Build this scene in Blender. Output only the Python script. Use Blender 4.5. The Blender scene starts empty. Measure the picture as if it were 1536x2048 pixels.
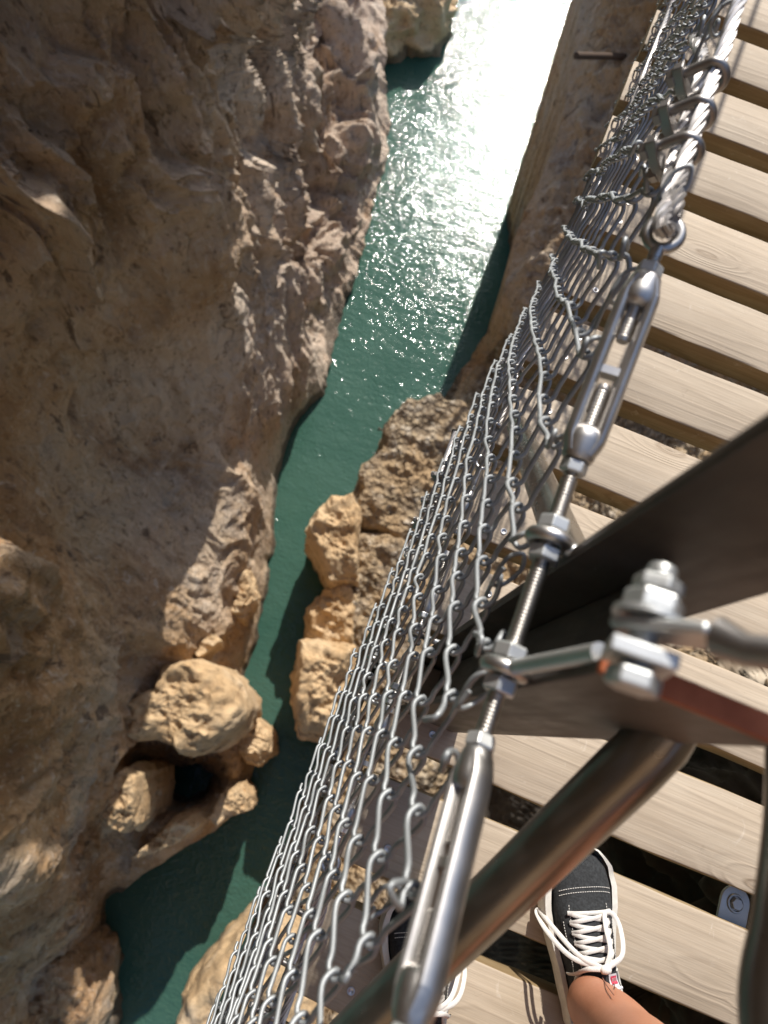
import bpy, bmesh, math, random
import numpy as np
from mathutils import Vector, Matrix
random.seed(7)
C = bpy.context.scene
COL = C.collection

# ---------------------------------------------------------------- camera
H, Y0, F = 1.17131508, -1.87223857, 1365.0
R = np.array([[0.92419154, -0.38085725, 0.02859628],
              [0.37037861, 0.875451, -0.31049193],
              [0.09321846, 0.29754546, 0.95014579]])
cam = bpy.data.cameras.new('camera')
camo = bpy.data.objects.new('camera', cam)
COL.objects.link(camo)
M4 = Matrix.Identity(4)
for i in range(3):
    for j in range(3):
        M4[i][j] = R[i, j]
M4[0][3], M4[1][3], M4[2][3] = 0.0, Y0, H
camo.matrix_world = M4
cam.sensor_width = 36.0
cam.lens = F / 2048 * 36
cam.clip_start = 0.02
cam.clip_end = 400
cam.dof.use_dof = True
cam.dof.focus_distance = 1.0
cam.dof.aperture_fstop = 5.2
cam.dof.aperture_blades = 0
C.camera = camo

# ---------------------------------------------------------------- light
SUN_EL, SUN_AZ = math.radians(39.3), math.radians(-4.2)     # azimuth from +Y, towards -X
w = bpy.data.worlds.new('World'); C.world = w; w.use_nodes = True
nt = w.node_tree
sky = nt.nodes.new('ShaderNodeTexSky'); sky.sky_type = 'NISHITA'; sky.sun_disc = False
sky.sun_elevation = SUN_EL; sky.sun_rotation = SUN_AZ
sky.air_density = 1.0; sky.dust_density = 1.0
bg = nt.nodes['Background']; bg.inputs['Strength'].default_value = 0.165
nt.links.new(sky.outputs[0], bg.inputs['Color'])
sl = bpy.data.lights.new('sun', 'SUN'); sl.energy = 5.0; sl.angle = math.radians(0.55); sl.color = (1.0, 0.95, 0.87)
so = bpy.data.objects.new('sun', sl); COL.objects.link(so)
SD = Vector((math.sin(SUN_AZ) * math.cos(SUN_EL), math.cos(SUN_AZ) * math.cos(SUN_EL), math.sin(SUN_EL)))
so.rotation_euler = SD.to_track_quat('Z', 'Y').to_euler()
C.view_settings.view_transform = 'Standard'
C.view_settings.look = 'None'
C.view_settings.exposure = 0.12
C.view_settings.gamma = 1.0
C.cycles.max_bounces = 8
C.cycles.diffuse_bounces = 4
C.cycles.glossy_bounces = 4
C.cycles.caustics_reflective = False
C.cycles.caustics_refractive = False
C.cycles.sample_clamp_indirect = 6

# ---------------------------------------------------------------- pixel helpers (pixels of the 1536 x 2048 photo -> place)
def ray(px, py):
    return R @ np.array([(px - 768) / F, -(py - 1024) / F, -1.0])
def at(px, py, z=None, x=None, y=None, d=None):
    v = ray(px, py)
    if z is not None: t = (z - H) / v[2]
    elif x is not None: t = x / v[0]
    elif y is not None: t = (y - Y0) / v[1]
    else: t = d
    return np.array([t * v[0], Y0 + t * v[1], H + t * v[2]])
def proj(p):
    c = R.T @ (np.asarray(p, float) - np.array([0, Y0, H]))
    return 768 - F * c[0] / c[2], 1024 + F * c[1] / c[2]
def y_on(x, z, py):                       # the Y at which the line (x, *, z) stands at picture row py
    lo, hi = -3.5, 3.0
    for _ in range(60):
        m = (lo + hi) / 2
        if proj((x, m, z))[1] > py: lo = m
        else: hi = m
    return lo

# ---------------------------------------------------------------- numpy noise
_rs = np.random.RandomState(11)
_perm = _rs.permutation(256)
_val = _rs.rand(256) * 2 - 1
def _h(i, j, k):
    return _val[_perm[(_perm[(_perm[i & 255] + j) & 255] + k) & 255]]
def vnoise(p):
    i = np.floor(p).astype(int); f = p - i
    u = f * f * f * (f * (f * 6 - 15) + 10)
    r = 0
    for a in (0, 1):
        for b in (0, 1):
            for c in (0, 1):
                wgt = (u[:, 0] if a else 1 - u[:, 0]) * (u[:, 1] if b else 1 - u[:, 1]) * (u[:, 2] if c else 1 - u[:, 2])
                r = r + wgt * _h(i[:, 0] + a, i[:, 1] + b, i[:, 2] + c)
    return r
def fbm(p, o=5, g=0.5, ridged=False):
    s, a, t = 0, 1.0, 0
    p = np.array(p, float)
    for q in range(o):
        n = vnoise(p + q * 17.3)
        if ridged: n = 1 - 2 * np.abs(n)
        s = s + a * n; t += a
        a *= g; p = p * 2.03
    return s / t

# ---------------------------------------------------------------- mesh helpers
class MB:
    def __init__(s): s.v = []; s.f = []
    def add(s, v, f):
        n = len(s.v); s.v.extend([tuple(map(float, q)) for q in v]); s.f.extend([tuple(i + n for i in q) for q in f]); return s
    def build(s, name, mat, parent=None, smooth=True, bevel=0, org=None, sharp=None):
        m = bpy.data.meshes.new(name)
        o3 = np.zeros(3) if org is None else np.asarray(org, float)
        m.from_pydata([tuple(np.asarray(q) - o3) for q in s.v], [], s.f); m.validate(); m.update()
        b = bmesh.new(); b.from_mesh(m); bmesh.ops.recalc_face_normals(b, faces=b.faces); b.to_mesh(m); b.free()
        for mm in (mat if isinstance(mat, (list, tuple)) else [mat]): m.materials.append(mm)
        o = bpy.data.objects.new(name, m); COL.objects.link(o); o.location = tuple(o3)
        if smooth:
            m.polygons.foreach_set('use_smooth', [True] * len(m.polygons))
            try: m.set_sharp_from_angle(angle=math.radians(sharp or 50))
            except Exception: pass
        if bevel:
            bm = o.modifiers.new('bevel', 'BEVEL'); bm.width = bevel; bm.segments = 2; bm.limit_method = 'ANGLE'; bm.angle_limit = 0.6
        if parent is not None:
            o.parent = parent
            o.location = tuple(o3 - np.array(parent.location)) if parent.parent is None else tuple(o3 - np.array(parent.location) - np.array(parent.parent.location))
        return o
def tag(o, label=None, cat=None, group=None, kind=None):
    if label: o['label'] = label
    if cat: o['category'] = cat
    if group: o['group'] = group
    if kind: o['kind'] = kind
    return o
def thing(name, label, cat, loc=(0, 0, 0), group=None):
    o = bpy.data.objects.new(name, None); COL.objects.link(o); o.location = tuple(map(float, loc)); o.empty_display_size = 0.05
    return tag(o, label, cat, group)
def nrm(v):
    v = np.asarray(v, float); return v / (np.linalg.norm(v) + 1e-12)
def frames(P):
    P = np.asarray(P, float); T = np.gradient(P, axis=0); T /= np.linalg.norm(T, axis=1)[:, None] + 1e-12
    a = np.array([0, 0, 1.0]) if abs(T[0][2]) < 0.8 else np.array([1.0, 0, 0])
    N = [nrm(a - T[0] * (a @ T[0]))]
    for i in range(1, len(P)):
        n = N[-1] - T[i] * (N[-1] @ T[i]); N.append(nrm(n))
    N = np.array(N); return T, N, np.cross(T, N)
def tube(mb, P, r, n=8, cap=True, ell=1.0, close=False):
    P = np.asarray(P, float)
    if close: P = np.vstack([P, P[:1]])
    T, N, B = frames(P); m = len(P)
    rr = np.full(m, r) if np.isscalar(r) else np.asarray(r, float)
    a = np.arange(n) * 2 * math.pi / n
    V = P[:, None] + rr[:, None, None] * (np.cos(a)[None, :, None] * N[:, None] + ell * np.sin(a)[None, :, None] * B[:, None])
    f = []
    for i in range(m - 1):
        for j in range(n):
            f.append((i * n + j, i * n + (j + 1) % n, (i + 1) * n + (j + 1) % n, (i + 1) * n + j))
    if cap and not close:
        f.append(tuple(range(n))[::-1]); f.append(tuple((m - 1) * n + j for j in range(n)))
    mb.add(V.reshape(-1, 3), f); return mb
def spline(P, n):
    P = np.asarray(P, float); Q = np.vstack([2 * P[0] - P[1], P, 2 * P[-1] - P[-2]]); out = []
    k = len(P) - 1
    for t in np.linspace(0, k - 1e-9, n):
        i = int(t); u = t - i; a, b, c, d = Q[i], Q[i + 1], Q[i + 2], Q[i + 3]
        out.append(0.5 * ((2 * b) + (-a + c) * u + (2 * a - 5 * b + 4 * c - d) * u * u + (-a + 3 * b - 3 * c + d) * u ** 3))
    return np.array(out)
def even(P, step):
    P = np.asarray(P, float); s = np.r_[0, np.cumsum(np.linalg.norm(np.diff(P, axis=0), axis=1))]
    n = max(2, int(s[-1] / step)); t = np.linspace(0, s[-1], n)
    return np.array([np.interp(t, s, P[:, k]) for k in range(3)]).T
def rope(mb, P, r, strands=6, pitch=None, seg=5, step=None):
    pitch = pitch or r * 13
    P = even(P, step or pitch / 14); T, N, B = frames(P)
    s = np.r_[0, np.cumsum(np.linalg.norm(np.diff(P, axis=0), axis=1))]
    rs = r * 0.365
    for k in range(strands):
        a = 2 * math.pi * (k / strands + s / pitch)
        Q = P + (r - rs) * (np.cos(a)[:, None] * N + np.sin(a)[:, None] * B)
        tube(mb, Q, rs, seg)
    tube(mb, P, r * 0.55, 6)
    return mb
def basis(u, side):
    u = nrm(u); s = np.asarray(side, float); s = nrm(s - u * (s @ u)); return u, s, np.cross(u, s)
def lathe(mb, A, u, prof, n=16):
    u = nrm(u); a = np.array([0, 0, 1.0]) if abs(u[2]) < 0.8 else np.array([1.0, 0, 0]); _, s, t = basis(u, a)
    V = []; f = []
    for d, r in prof:
        for j in range(n):
            th = 2 * math.pi * j / n; V.append(np.asarray(A) + u * d + r * (math.cos(th) * s + math.sin(th) * t))
    for i in range(len(prof) - 1):
        for j in range(n): f.append((i * n + j, i * n + (j + 1) % n, (i + 1) * n + (j + 1) % n, (i + 1) * n + j))
    f.append(tuple(range(n))[::-1]); f.append(tuple((len(prof) - 1) * n + j for j in range(n)))
    mb.add(V, f); return mb
def thread(mb, A, B, r, pitch=0.0026, n=12):
    A = np.asarray(A, float); B = np.asarray(B, float); L = np.linalg.norm(B - A); k = int(L / pitch); prof = []
    for i in range(k):
        prof += [(i * pitch, r * 0.86), (i * pitch + pitch * 0.3, r), (i * pitch + pitch * 0.6, r)]
    prof.append((L, r * 0.86))
    return lathe(mb, A, B - A, prof, n)
def hexnut(mb, A, u, r, h, rot=0.0):
    prof = [(0, r * 0.88), (h * 0.12, r), (h * 0.88, r), (h, r * 0.88)]
    u = nrm(u); a = np.array([0, 0, 1.0]) if abs(u[2]) < 0.8 else np.array([1.0, 0, 0]); _, s, t = basis(u, a)
    V = []; f = []
    for d, q in prof:
        for j in range(6):
            th = 2 * math.pi * j / 6 + rot; V.append(np.asarray(A) + u * d + q * (math.cos(th) * s + math.sin(th) * t))
    for i in range(3):
        for j in range(6): f.append((i * 6 + j, i * 6 + (j + 1) % 6, (i + 1) * 6 + (j + 1) % 6, (i + 1) * 6 + j))
    f.append((5, 4, 3, 2, 1, 0)); f.append(tuple(18 + j for j in range(6)))
    mb.add(V, f); return mb
def ring(mb, Cn, axis, Rr, r, n=32, m=10):
    u = nrm(axis); a = np.array([0, 0, 1.0]) if abs(u[2]) < 0.8 else np.array([1.0, 0, 0]); _, s, t = basis(u, a)
    V = []; f = []
    for i in range(n):
        th = 2 * math.pi * i / n; d = math.cos(th) * s + math.sin(th) * t
        for j in range(m):
            ph = 2 * math.pi * j / m; V.append(np.asarray(Cn) + d * (Rr + r * math.cos(ph)) + u * r * math.sin(ph))
    for i in range(n):
        for j in range(m): f.append((i * m + j, i * m + (j + 1) % m, ((i + 1) % n) * m + (j + 1) % m, ((i + 1) % n) * m + j))
    mb.add(V, f); return mb
def box(mb, x0, x1, y0, y1, z0, z1):
    V = [(x, y, z) for x in (x0, x1) for y in (y0, y1) for z in (z0, z1)]
    return mb.add(V, [(0, 1, 3, 2), (4, 6, 7, 5), (0, 4, 5, 1), (2, 3, 7, 6), (0, 2, 6, 4), (1, 5, 7, 3)])
def obox(mb, Cn, u, s, hx, hy, hz):
    u, s, t = basis(u, s); Cn = np.asarray(Cn, float)
    V = [Cn + a * hx * u + b * hy * s + c * hz * t for a in (-1, 1) for b in (-1, 1) for c in (-1, 1)]
    return mb.add(V, [(0, 1, 3, 2), (4, 6, 7, 5), (0, 4, 5, 1), (2, 3, 7, 6), (0, 2, 6, 4), (1, 5, 7, 3)])

# ---------------------------------------------------------------- materials
class NT:
    def wet(s, col):
        sp = s.n('ShaderNodeSeparateXYZ'); s.l(s.pos(), sp.inputs[0])
        hh = s.math('ADD', s.math('SUBTRACT', sp.outputs[2], -25.0), s.math('MULTIPLY', s.noise(s.pos(), 1.3, 4), -0.9))
        return s.mix(s.ramp(hh, [(0.0, (0.72,) * 3), (0.16, (0, 0, 0))]), col, (0.055, 0.042, 0.028))
    def __init__(s, name):
        s.m = bpy.data.materials.new(name); s.m.use_nodes = True; s.t = s.m.node_tree; s.b = s.t.nodes['Principled BSDF']
    def n(s, typ, **k):
        q = s.t.nodes.new(typ)
        for a, v in k.items():
            if a.startswith('_'): setattr(q, a[1:], v)
            else:
                q.inputs[a.replace('__', ' ')].default_value = v
        return q
    def l(s, a, b): s.t.links.new(a, b)
    def noise(s, vec, scale, detail=4, rough=0.55, dist=0.0):
        q = s.n('ShaderNodeTexNoise'); q.inputs['Scale'].default_value = scale; q.inputs['Detail'].default_value = detail
        q.inputs['Roughness'].default_value = rough; q.inputs['Distortion'].default_value = dist
        if vec is not None: s.l(vec, q.inputs['Vector'])
        return q.outputs['Fac']
    def ramp(s, fac, stops, interp='LINEAR'):
        q = s.n('ShaderNodeValToRGB'); e = q.color_ramp.elements; q.color_ramp.interpolation = interp
        while len(e) < len(stops): e.new(0.5)
        for a, (p, c) in zip(e, stops):
            a.position = p; a.color = (*c, 1) if len(c) == 3 else c
        s.l(fac, q.inputs[0]); return q.outputs[0]
    def mix(s, fac, a, b, mode='MIX'):
        q = s.n('ShaderNodeMix', _data_type='RGBA', _blend_type=mode)
        for v, i in ((fac, 0), (a, 6), (b, 7)):
            if isinstance(v, (int, float)): q.inputs[i].default_value = v
            elif isinstance(v, tuple): q.inputs[i].default_value = (*v, 1)
            else: s.l(v, q.inputs[i])
        return q.outputs[2]
    def math(s, op, a, b=0.0):
        q = s.n('ShaderNodeMath', _operation=op)
        for v, i in ((a, 0), (b, 1)):
            if isinstance(v, (int, float)): q.inputs[i].default_value = v
            else: s.l(v, q.inputs[i])
        return q.outputs[0]
    def bump(s, h, dist, strength=1.0, prev=None):
        q = s.n('ShaderNodeBump'); q.inputs['Distance'].default_value = dist; q.inputs['Strength'].default_value = strength
        s.l(h, q.inputs['Height'])
        if prev is not None: s.l(prev, q.inputs['Normal'])
        return q.outputs[0]
    def vec(s, kind='Object', scale=(1, 1, 1), loc=None):
        tc = s.n('ShaderNodeTexCoord'); mp = s.n('ShaderNodeMapping'); mp.inputs['Scale'].default_value = scale
        s.l(tc.outputs[kind], mp.inputs['Vector'])
        if loc is not None: s.l(loc, mp.inputs['Location'])
        return mp.outputs[0]
    def pos(s, scale=(1, 1, 1)):
        g = s.n('ShaderNodeNewGeometry'); mp = s.n('ShaderNodeMapping'); mp.inputs['Scale'].default_value = scale
        s.l(g.outputs['Position'], mp.inputs['Vector']); return mp.outputs[0]
    def set(s, col=None, rough=None, metal=None, normal=None, **k):
        for v, i in ((col, 'Base Color'), (rough, 'Roughness'), (metal, 'Metallic'), (normal, 'Normal')):
            if v is None: continue
            if isinstance(v, (int, float)): s.b.inputs[i].default_value = v
            elif isinstance(v, tuple): s.b.inputs[i].default_value = (*v, 1)
            else: s.l(v, s.b.inputs[i])
        for a, v in k.items(): s.b.inputs[a.replace('__', ' ')].default_value = v
        return s.m

def m_steel(name, c0, c1, r0, r1, metal=1.0, sc=60, bump=0.0):
    t = NT(name); v = t.pos()
    f = t.noise(v, sc, 3)
    g = t.noise(v, sc * 0.17, 3)
    col = t.mix(t.ramp(g, [(0.3, (0, 0, 0)), (0.7, (1, 1, 1))]), c0, c1)
    rg = t.n('ShaderNodeMapRange'); rg.inputs[3].default_value = r0; rg.inputs[4].default_value = r1; t.l(f, rg.inputs[0])
    nb = t.bump(f, 0.0006, 0.4) if bump else None
    return t.set(col, rg.outputs[0], metal, nb)
M_STAIN = m_steel('stainless_steel', (0.50, 0.48, 0.46), (0.64, 0.62, 0.60), 0.30, 0.48)
M_ROPE = m_steel('wire_rope_steel', (0.42, 0.395, 0.385), (0.56, 0.54, 0.525), 0.38, 0.54, 0.85)
M_GALV = m_steel('galvanised_wire', (0.30, 0.315, 0.325), (0.43, 0.45, 0.46), 0.45, 0.65, 0.6, 90)
M_THREAD = m_steel('threaded_steel', (0.42, 0.40, 0.37), (0.58, 0.55, 0.51), 0.30, 0.45)
M_CLIP = m_steel('dark_clip_steel', (0.28, 0.265, 0.255), (0.42, 0.40, 0.385), 0.30, 0.50, 0.9)
M_ZINC = m_steel('zinc_plate', (0.58, 0.59, 0.58), (0.72, 0.73, 0.72), 0.34, 0.52, 0.75)
M_TUBE = m_steel('brace_steel', (0.36, 0.33, 0.29), (0.52, 0.49, 0.44), 0.20, 0.32)
M_DTUBE = m_steel('dark_brace_steel', (0.20, 0.175, 0.15), (0.30, 0.27, 0.235), 0.24, 0.36, 0.95)
def m_post():
    t = NT('brown_painted_steel'); v = t.pos()
    f = t.noise(v, 14, 5, 0.6); g = t.noise(t.pos((1, 1, 0.15)), 60, 3)
    col = t.ramp(f, [(0.3, (0.060, 0.046, 0.038)), (0.55, (0.095, 0.075, 0.060)), (0.75, (0.13, 0.105, 0.085))])
    col = t.mix(t.ramp(g, [(0.55, (0, 0, 0)), (0.75, (0.35, 0.35, 0.35))]), col, (0.10, 0.08, 0.065))
    return t.set(col, t.ramp(g, [(0.3, (0.42,) * 3), (0.7, (0.62,) * 3)]), 0.0, t.bump(f, 0.002, 0.3))
M_POST = m_post()
def m_rust():
    t = NT('red_primer_rust'); v = t.pos(); f = t.noise(v, 40, 5)
    return t.set(t.ramp(f, [(0.3, (0.34, 0.085, 0.03)), (0.6, (0.52, 0.15, 0.06)), (0.8, (0.56, 0.22, 0.12))]), 0.75, 0.0, t.bump(f, 0.002, 0.5))
M_RUST = m_rust()

def m_wood(name, side=False):
    t = NT(name)
    oi = t.n('ShaderNodeObjectInfo')
    cmb = t.n('ShaderNodeCombineXYZ')
    t.l(t.math('MULTIPLY', oi.outputs['Random'], 37.0), cmb.inputs[0]); t.l(t.math('MULTIPLY', oi.outputs['Random'], 91.0), cmb.inputs[1]); t.l(t.math('MULTIPLY', oi.outputs['Random'], 13.0), cmb.inputs[2])
    v = t.vec('Object', (1.6, 14, 14), cmb.outputs[0])
    # growth rings bent by knots
    dn = t.n('ShaderNodeTexNoise'); dn.inputs['Scale'].default_value = 1.0; dn.inputs['Detail'].default_value = 2; t.l(v, dn.inputs['Vector'])
    vk = t.vec('Object', (2.6, 8.5, 2), cmb.outputs[0])
    vo = t.n('ShaderNodeTexVoronoi'); vo.inputs['Scale'].default_value = 1.0; vo.inputs['Randomness'].default_value = 1.0; t.l(vk, vo.inputs['Vector'])
    kd = vo.outputs['Distance']
    knot = t.ramp(kd, [(0.0, (1, 1, 1)), (0.10, (0.55,) * 3), (0.32, (0, 0, 0))], 'EASE')
    sx = t.n('ShaderNodeSeparateXYZ'); t.l(v, sx.inputs[0])
    ph = t.math('ADD', t.math('MULTIPLY', sx.outputs[1], 5.5), t.math('MULTIPLY', dn.outputs['Fac'], 9.0))
    ph = t.math('ADD', ph, t.math('MULTIPLY', knot, 9.0))
    wv = t.math('ADD', t.math('MULTIPLY', t.math('SINE', t.math('MULTIPLY', ph, 3.0)), 0.5), 0.5)
    wv = t.math('POWER', wv, 2.2)
    fine = t.noise(t.vec('Object', (7, 260, 260), cmb.outputs[0]), 1.0, 4, 0.6)
    blot = t.noise(t.vec('Object', (4, 9, 9), cmb.outputs[0]), 1.0, 4, 0.6)
    if not side:
        base = t.ramp(blot, [(0.28, (0.43, 0.345, 0.25)), (0.5, (0.49, 0.40, 0.30)), (0.75, (0.54, 0.455, 0.35))])
        dark = (0.38, 0.295, 0.21); amt = 0.11
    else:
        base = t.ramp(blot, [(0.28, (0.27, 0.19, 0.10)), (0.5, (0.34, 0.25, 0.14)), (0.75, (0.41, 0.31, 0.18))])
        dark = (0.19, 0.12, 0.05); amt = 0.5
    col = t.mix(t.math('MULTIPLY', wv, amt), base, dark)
    col = t.mix(t.ramp(fine, [(0.38, (0.36,) * 3), (0.58, (0, 0, 0))]), col, dark)
    # little dark knot cores
    col = t.mix(t.ramp(kd, [(0.0, (0.55,) * 3), (0.05, (0.25,) * 3), (0.075, (0.65,) * 3), (0.095, (0, 0, 0))]), col, (0.24, 0.17, 0.11))
    chk = t.noise(t.vec('Object', (2.0, 75, 75), cmb.outputs[0]), 1.0, 2, 0.5)
    col = t.mix(t.ramp(chk, [(0.225, (0.75,) * 3), (0.262, (0, 0, 0))]), col, (0.16, 0.11, 0.07))
    # scuffs and dirt
    sc = t.noise(t.vec('Object', (30, 22, 22), cmb.outputs[0]), 1.0, 5, 0.7, 1.5)
    col = t.mix(t.ramp(sc, [(0.62, (0, 0, 0)), (0.72, (0.35,) * 3)]), col, (0.70, 0.64, 0.55))
    col = t.mix(t.ramp(sc, [(0.25, (0.45,) * 3), (0.36, (0, 0, 0))]), col, (0.26, 0.20, 0.14))
    hsv = t.n('ShaderNodeHueSaturation'); t.l(col, hsv.inputs['Color'])
    t.l(t.math('ADD', t.math('MULTIPLY', oi.outputs['Random'], 0.16), 0.90), hsv.inputs['Value'])
    nb = t.bump(wv, 0.0012, 0.35); nb = t.bump(fine, 0.0012, 0.5, nb)
    return t.set(hsv.outputs[0], 0.72, 0.0, nb)
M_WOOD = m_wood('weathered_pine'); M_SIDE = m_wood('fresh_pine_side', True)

def m_rock(name, pale=0.75):
    t = NT(name); v = t.pos()
    g1 = t.noise(v, 0.22, 5, 0.6, 0.6); g2 = t.noise(t.pos((1.2, 1.2, 0.25)), 0.7, 6, 0.62, 0.4); g3 = t.noise(v, 3.0, 8, 0.68); g4 = t.noise(v, 9.0, 6, 0.7)
    col = t.ramp(g1, [(0.30, (0.44, 0.245, 0.105)), (0.46, (0.54, 0.35, 0.19)), (0.58, (0.60, 0.45, 0.30)), (0.72, (0.58, 0.48, 0.37))])
    sp = t.n('ShaderNodeSeparateXYZ'); t.l(t.pos(), sp.inputs[0])
    hi = t.math('ADD', t.math('MULTIPLY', sp.outputs[1], 0.11), t.math('MULTIPLY', t.math('SUBTRACT', t.noise(v, 0.35, 4), 0.5), 2.2))
    col = t.mix(t.ramp(hi, [(0.0, (0, 0, 0)), (0.9, (pale,) * 3)]), col, (0.70, 0.565, 0.455))
    col = t.mix(t.ramp(g2, [(0.36, (0.6,) * 3), (0.48, (0, 0, 0))]), col, (0.33, 0.185, 0.09))
    col = t.mix(t.ramp(g2, [(0.56, (0, 0, 0)), (0.68, (0.65,) * 3)]), col, (0.50, 0.42, 0.34))
    gr = t.noise(v, 0.45, 6, 0.7, 0.3)
    col = t.mix(t.ramp(gr, [(0.57, (0, 0, 0)), (0.66, (0.6,) * 3)]), col, (0.36, 0.33, 0.31))
    col = t.mix(t.ramp(gr, [(0.25, (0.85,) * 3), (0.34, (0, 0, 0))]), col, (0.12, 0.09, 0.075))
    col = t.mix(t.ramp(g3, [(0.33, (0.65,) * 3), (0.42, (0, 0, 0))]), col, (0.24, 0.14, 0.075))
    col = t.mix(t.ramp(g4, [(0.54, (0, 0, 0)), (0.68, (0.6,) * 3)]), col, (0.66, 0.56, 0.45))
    g5 = t.noise(t.pos((1, 1, 0.5)), 4.5, 7, 0.72, 0.8); g6 = t.noise(t.pos((1.6, 1.6, 0.3)), 1.6, 6, 0.66, 1.0)
    col = t.mix(t.ramp(g5, [(0.36, (0.75,) * 3), (0.44, (0, 0, 0))]), col, (0.16, 0.095, 0.055))
    col = t.mix(t.ramp(g5, [(0.57, (0, 0, 0)), (0.66, (0.7,) * 3)]), col, (0.72, 0.62, 0.52))
    col = t.mix(t.ramp(g6, [(0.335, (0.85,) * 3), (0.385, (0, 0, 0))]), col, (0.15, 0.10, 0.07))
    vo = t.n('ShaderNodeTexVoronoi', _feature='DISTANCE_TO_EDGE'); vo.inputs['Scale'].default_value = 0.8
    wp = t.n('ShaderNodeVectorMath', _operation='ADD'); nz = t.n('ShaderNodeTexNoise'); nz.inputs['Scale'].default_value = 0.9; nz.inputs['Detail'].default_value = 6; t.l(v, nz.inputs['Vector'])
    t.l(v, wp.inputs[0]); t.l(nz.outputs['Color'], wp.inputs[1]); t.l(wp.outputs[0], vo.inputs['Vector'])
    crack = t.ramp(vo.outputs['Distance'], [(0.0, (0, 0, 0)), (0.035, (1, 1, 1))])
    crk = t.mix(t.ramp(t.noise(v, 0.5, 3), [(0.56, (0, 0, 0)), (0.70, (0.7,) * 3)]), (1.0, 1.0, 1.0), crack)
    col = t.wet(t.mix(crk, (0.13, 0.08, 0.05), col))
    nb = t.bump(g2, 0.6, 0.6); nb = t.bump(g6, 0.25, 0.8, nb); nb = t.bump(g3, 0.13, 0.9, nb); nb = t.bump(g4, 0.05, 0.9, nb); nb = t.bump(crk, 0.08, 0.5, nb)
    return t.set(col, 0.9, 0.0, nb)
M_ROCK = m_rock('limestone_cliff')
M_ROCK_BROWN = m_rock('brown_limestone', 0.0)
def m_lump(name):
    t = NT(name); v = t.pos()
    g1 = t.noise(v, 0.8, 5, 0.6); g3 = t.noise(v, 3.5, 8, 0.7); g4 = t.noise(v, 10, 5, 0.7)
    col = t.ramp(g1, [(0.3, (0.50, 0.325, 0.165)), (0.55, (0.62, 0.445, 0.26)), (0.75, (0.64, 0.50, 0.34))])
    col = t.mix(t.ramp(g3, [(0.34, (0.7,) * 3), (0.48, (0, 0, 0))]), col, (0.20, 0.12, 0.06))
    col = t.mix(t.ramp(g4, [(0.58, (0, 0, 0)), (0.75, (0.5,) * 3)]), col, (0.58, 0.46, 0.32))
    col = t.wet(col)
    nb = t.bump(g1, 0.3, 0.5); nb = t.bump(g3, 0.09, 0.8, nb); nb = t.bump(g4, 0.04, 0.8, nb)
    return t.set(col, 0.9, 0.0, nb)
M_LUMP = m_lump('tan_limestone')
def m_rubble():
    t = NT('rubble_bank'); v = t.pos()
    vo = t.n('ShaderNodeTexVoronoi'); vo.inputs['Scale'].default_value = 4.2; t.l(v, vo.inputs['Vector'])
    vs = t.n('ShaderNodeTexVoronoi'); vs.inputs['Scale'].default_value = 9.5; t.l(v, vs.inputs['Vector'])
    g = t.noise(v, 0.6, 5, 0.6)
    gray = t.n('ShaderNodeRGBToBW'); t.l(vo.outputs['Color'], gray.inputs[0])
    c1 = t.ramp(gray.outputs[0], [(0.1, (0.24, 0.18, 0.12)), (0.4, (0.40, 0.31, 0.20)), (0.7, (0.46, 0.40, 0.32)), (0.95, (0.58, 0.50, 0.40))])
    c1 = t.mix(t.ramp(vo.outputs['Distance'], [(0.35, (0, 0, 0)), (0.65, (0.8,) * 3)]), c1, (0.10, 0.07, 0.045))
    c2 = t.ramp(g, [(0.3, (0.34, 0.23, 0.125)), (0.7, (0.46, 0.34, 0.21))])
    col = t.mix(t.ramp(g, [(0.42, (0, 0, 0)), (0.55, (0.85,) * 3)]), c2, c1)
    col = t.wet(col)
    h = t.math('SUBTRACT', 1.0, vo.outputs['Distance']); h2 = t.math('SUBTRACT', 1.0, vs.outputs['Distance'])
    nb = t.bump(g, 0.3, 0.6); nb = t.bump(h, 0.16, 0.9, nb); nb = t.bump(h2, 0.06, 0.8, nb)
    return t.set(col, 0.92, 0.0, nb)
M_RUBBLE = m_rubble()
def m_water():
    t = NT('river_water')
    big = t.noise(t.pos((1, 1, 1)), 0.35, 3)
    a = t.noise(t.pos((0.45, 1.0, 1)), 1.6, 2, 0.5, 0.4)
    b = t.noise(t.pos((0.6, 1.0, 1)), 4.0, 2, 0.5, 0.3)
    c = t.noise(t.pos((0.8, 1.0, 1)), 10.0, 1, 0.5)
    col = t.ramp(big, [(0.3, (0.034, 0.090, 0.067)), (0.7, (0.052, 0.114, 0.087))])
    pa = t.math('ADD', 0.45, t.math('MULTIPLY', t.noise(t.pos(), 0.5, 3), 1.1)); b = t.math('MULTIPLY', b, pa); c = t.math('MULTIPLY', c, pa)
    nb = t.bump(a, 0.027, 1.0); nb = t.bump(b, 0.025, 1.0, nb); nb = t.bump(c, 0.020, 1.0, nb)
    return t.set(col, 0.06, 0.0, nb, IOR=1.33)
M_WATER = m_water()
def m_simple(name, c, rough=0.6, sc=200, amt=0.25, dist=0.0006, metal=0.0):
    t = NT(name); f = t.noise(t.vec('Object'), sc, 4, 0.6)
    col = t.mix(t.ramp(f, [(0.35, (0, 0, 0)), (0.7, (1, 1, 1))]), tuple(q * (1 - amt) for q in c), tuple(min(1, q * (1 + amt)) for q in c))
    return t.set(col, rough, metal, t.bump(f, dist, 0.6))
M_CANVAS = m_simple('black_suede', (0.028, 0.030, 0.032), 0.9, 260, 0.5)
M_RUBBER = m_simple('white_rubber', (0.70, 0.67, 0.60), 0.6, 60, 0.12)
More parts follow.
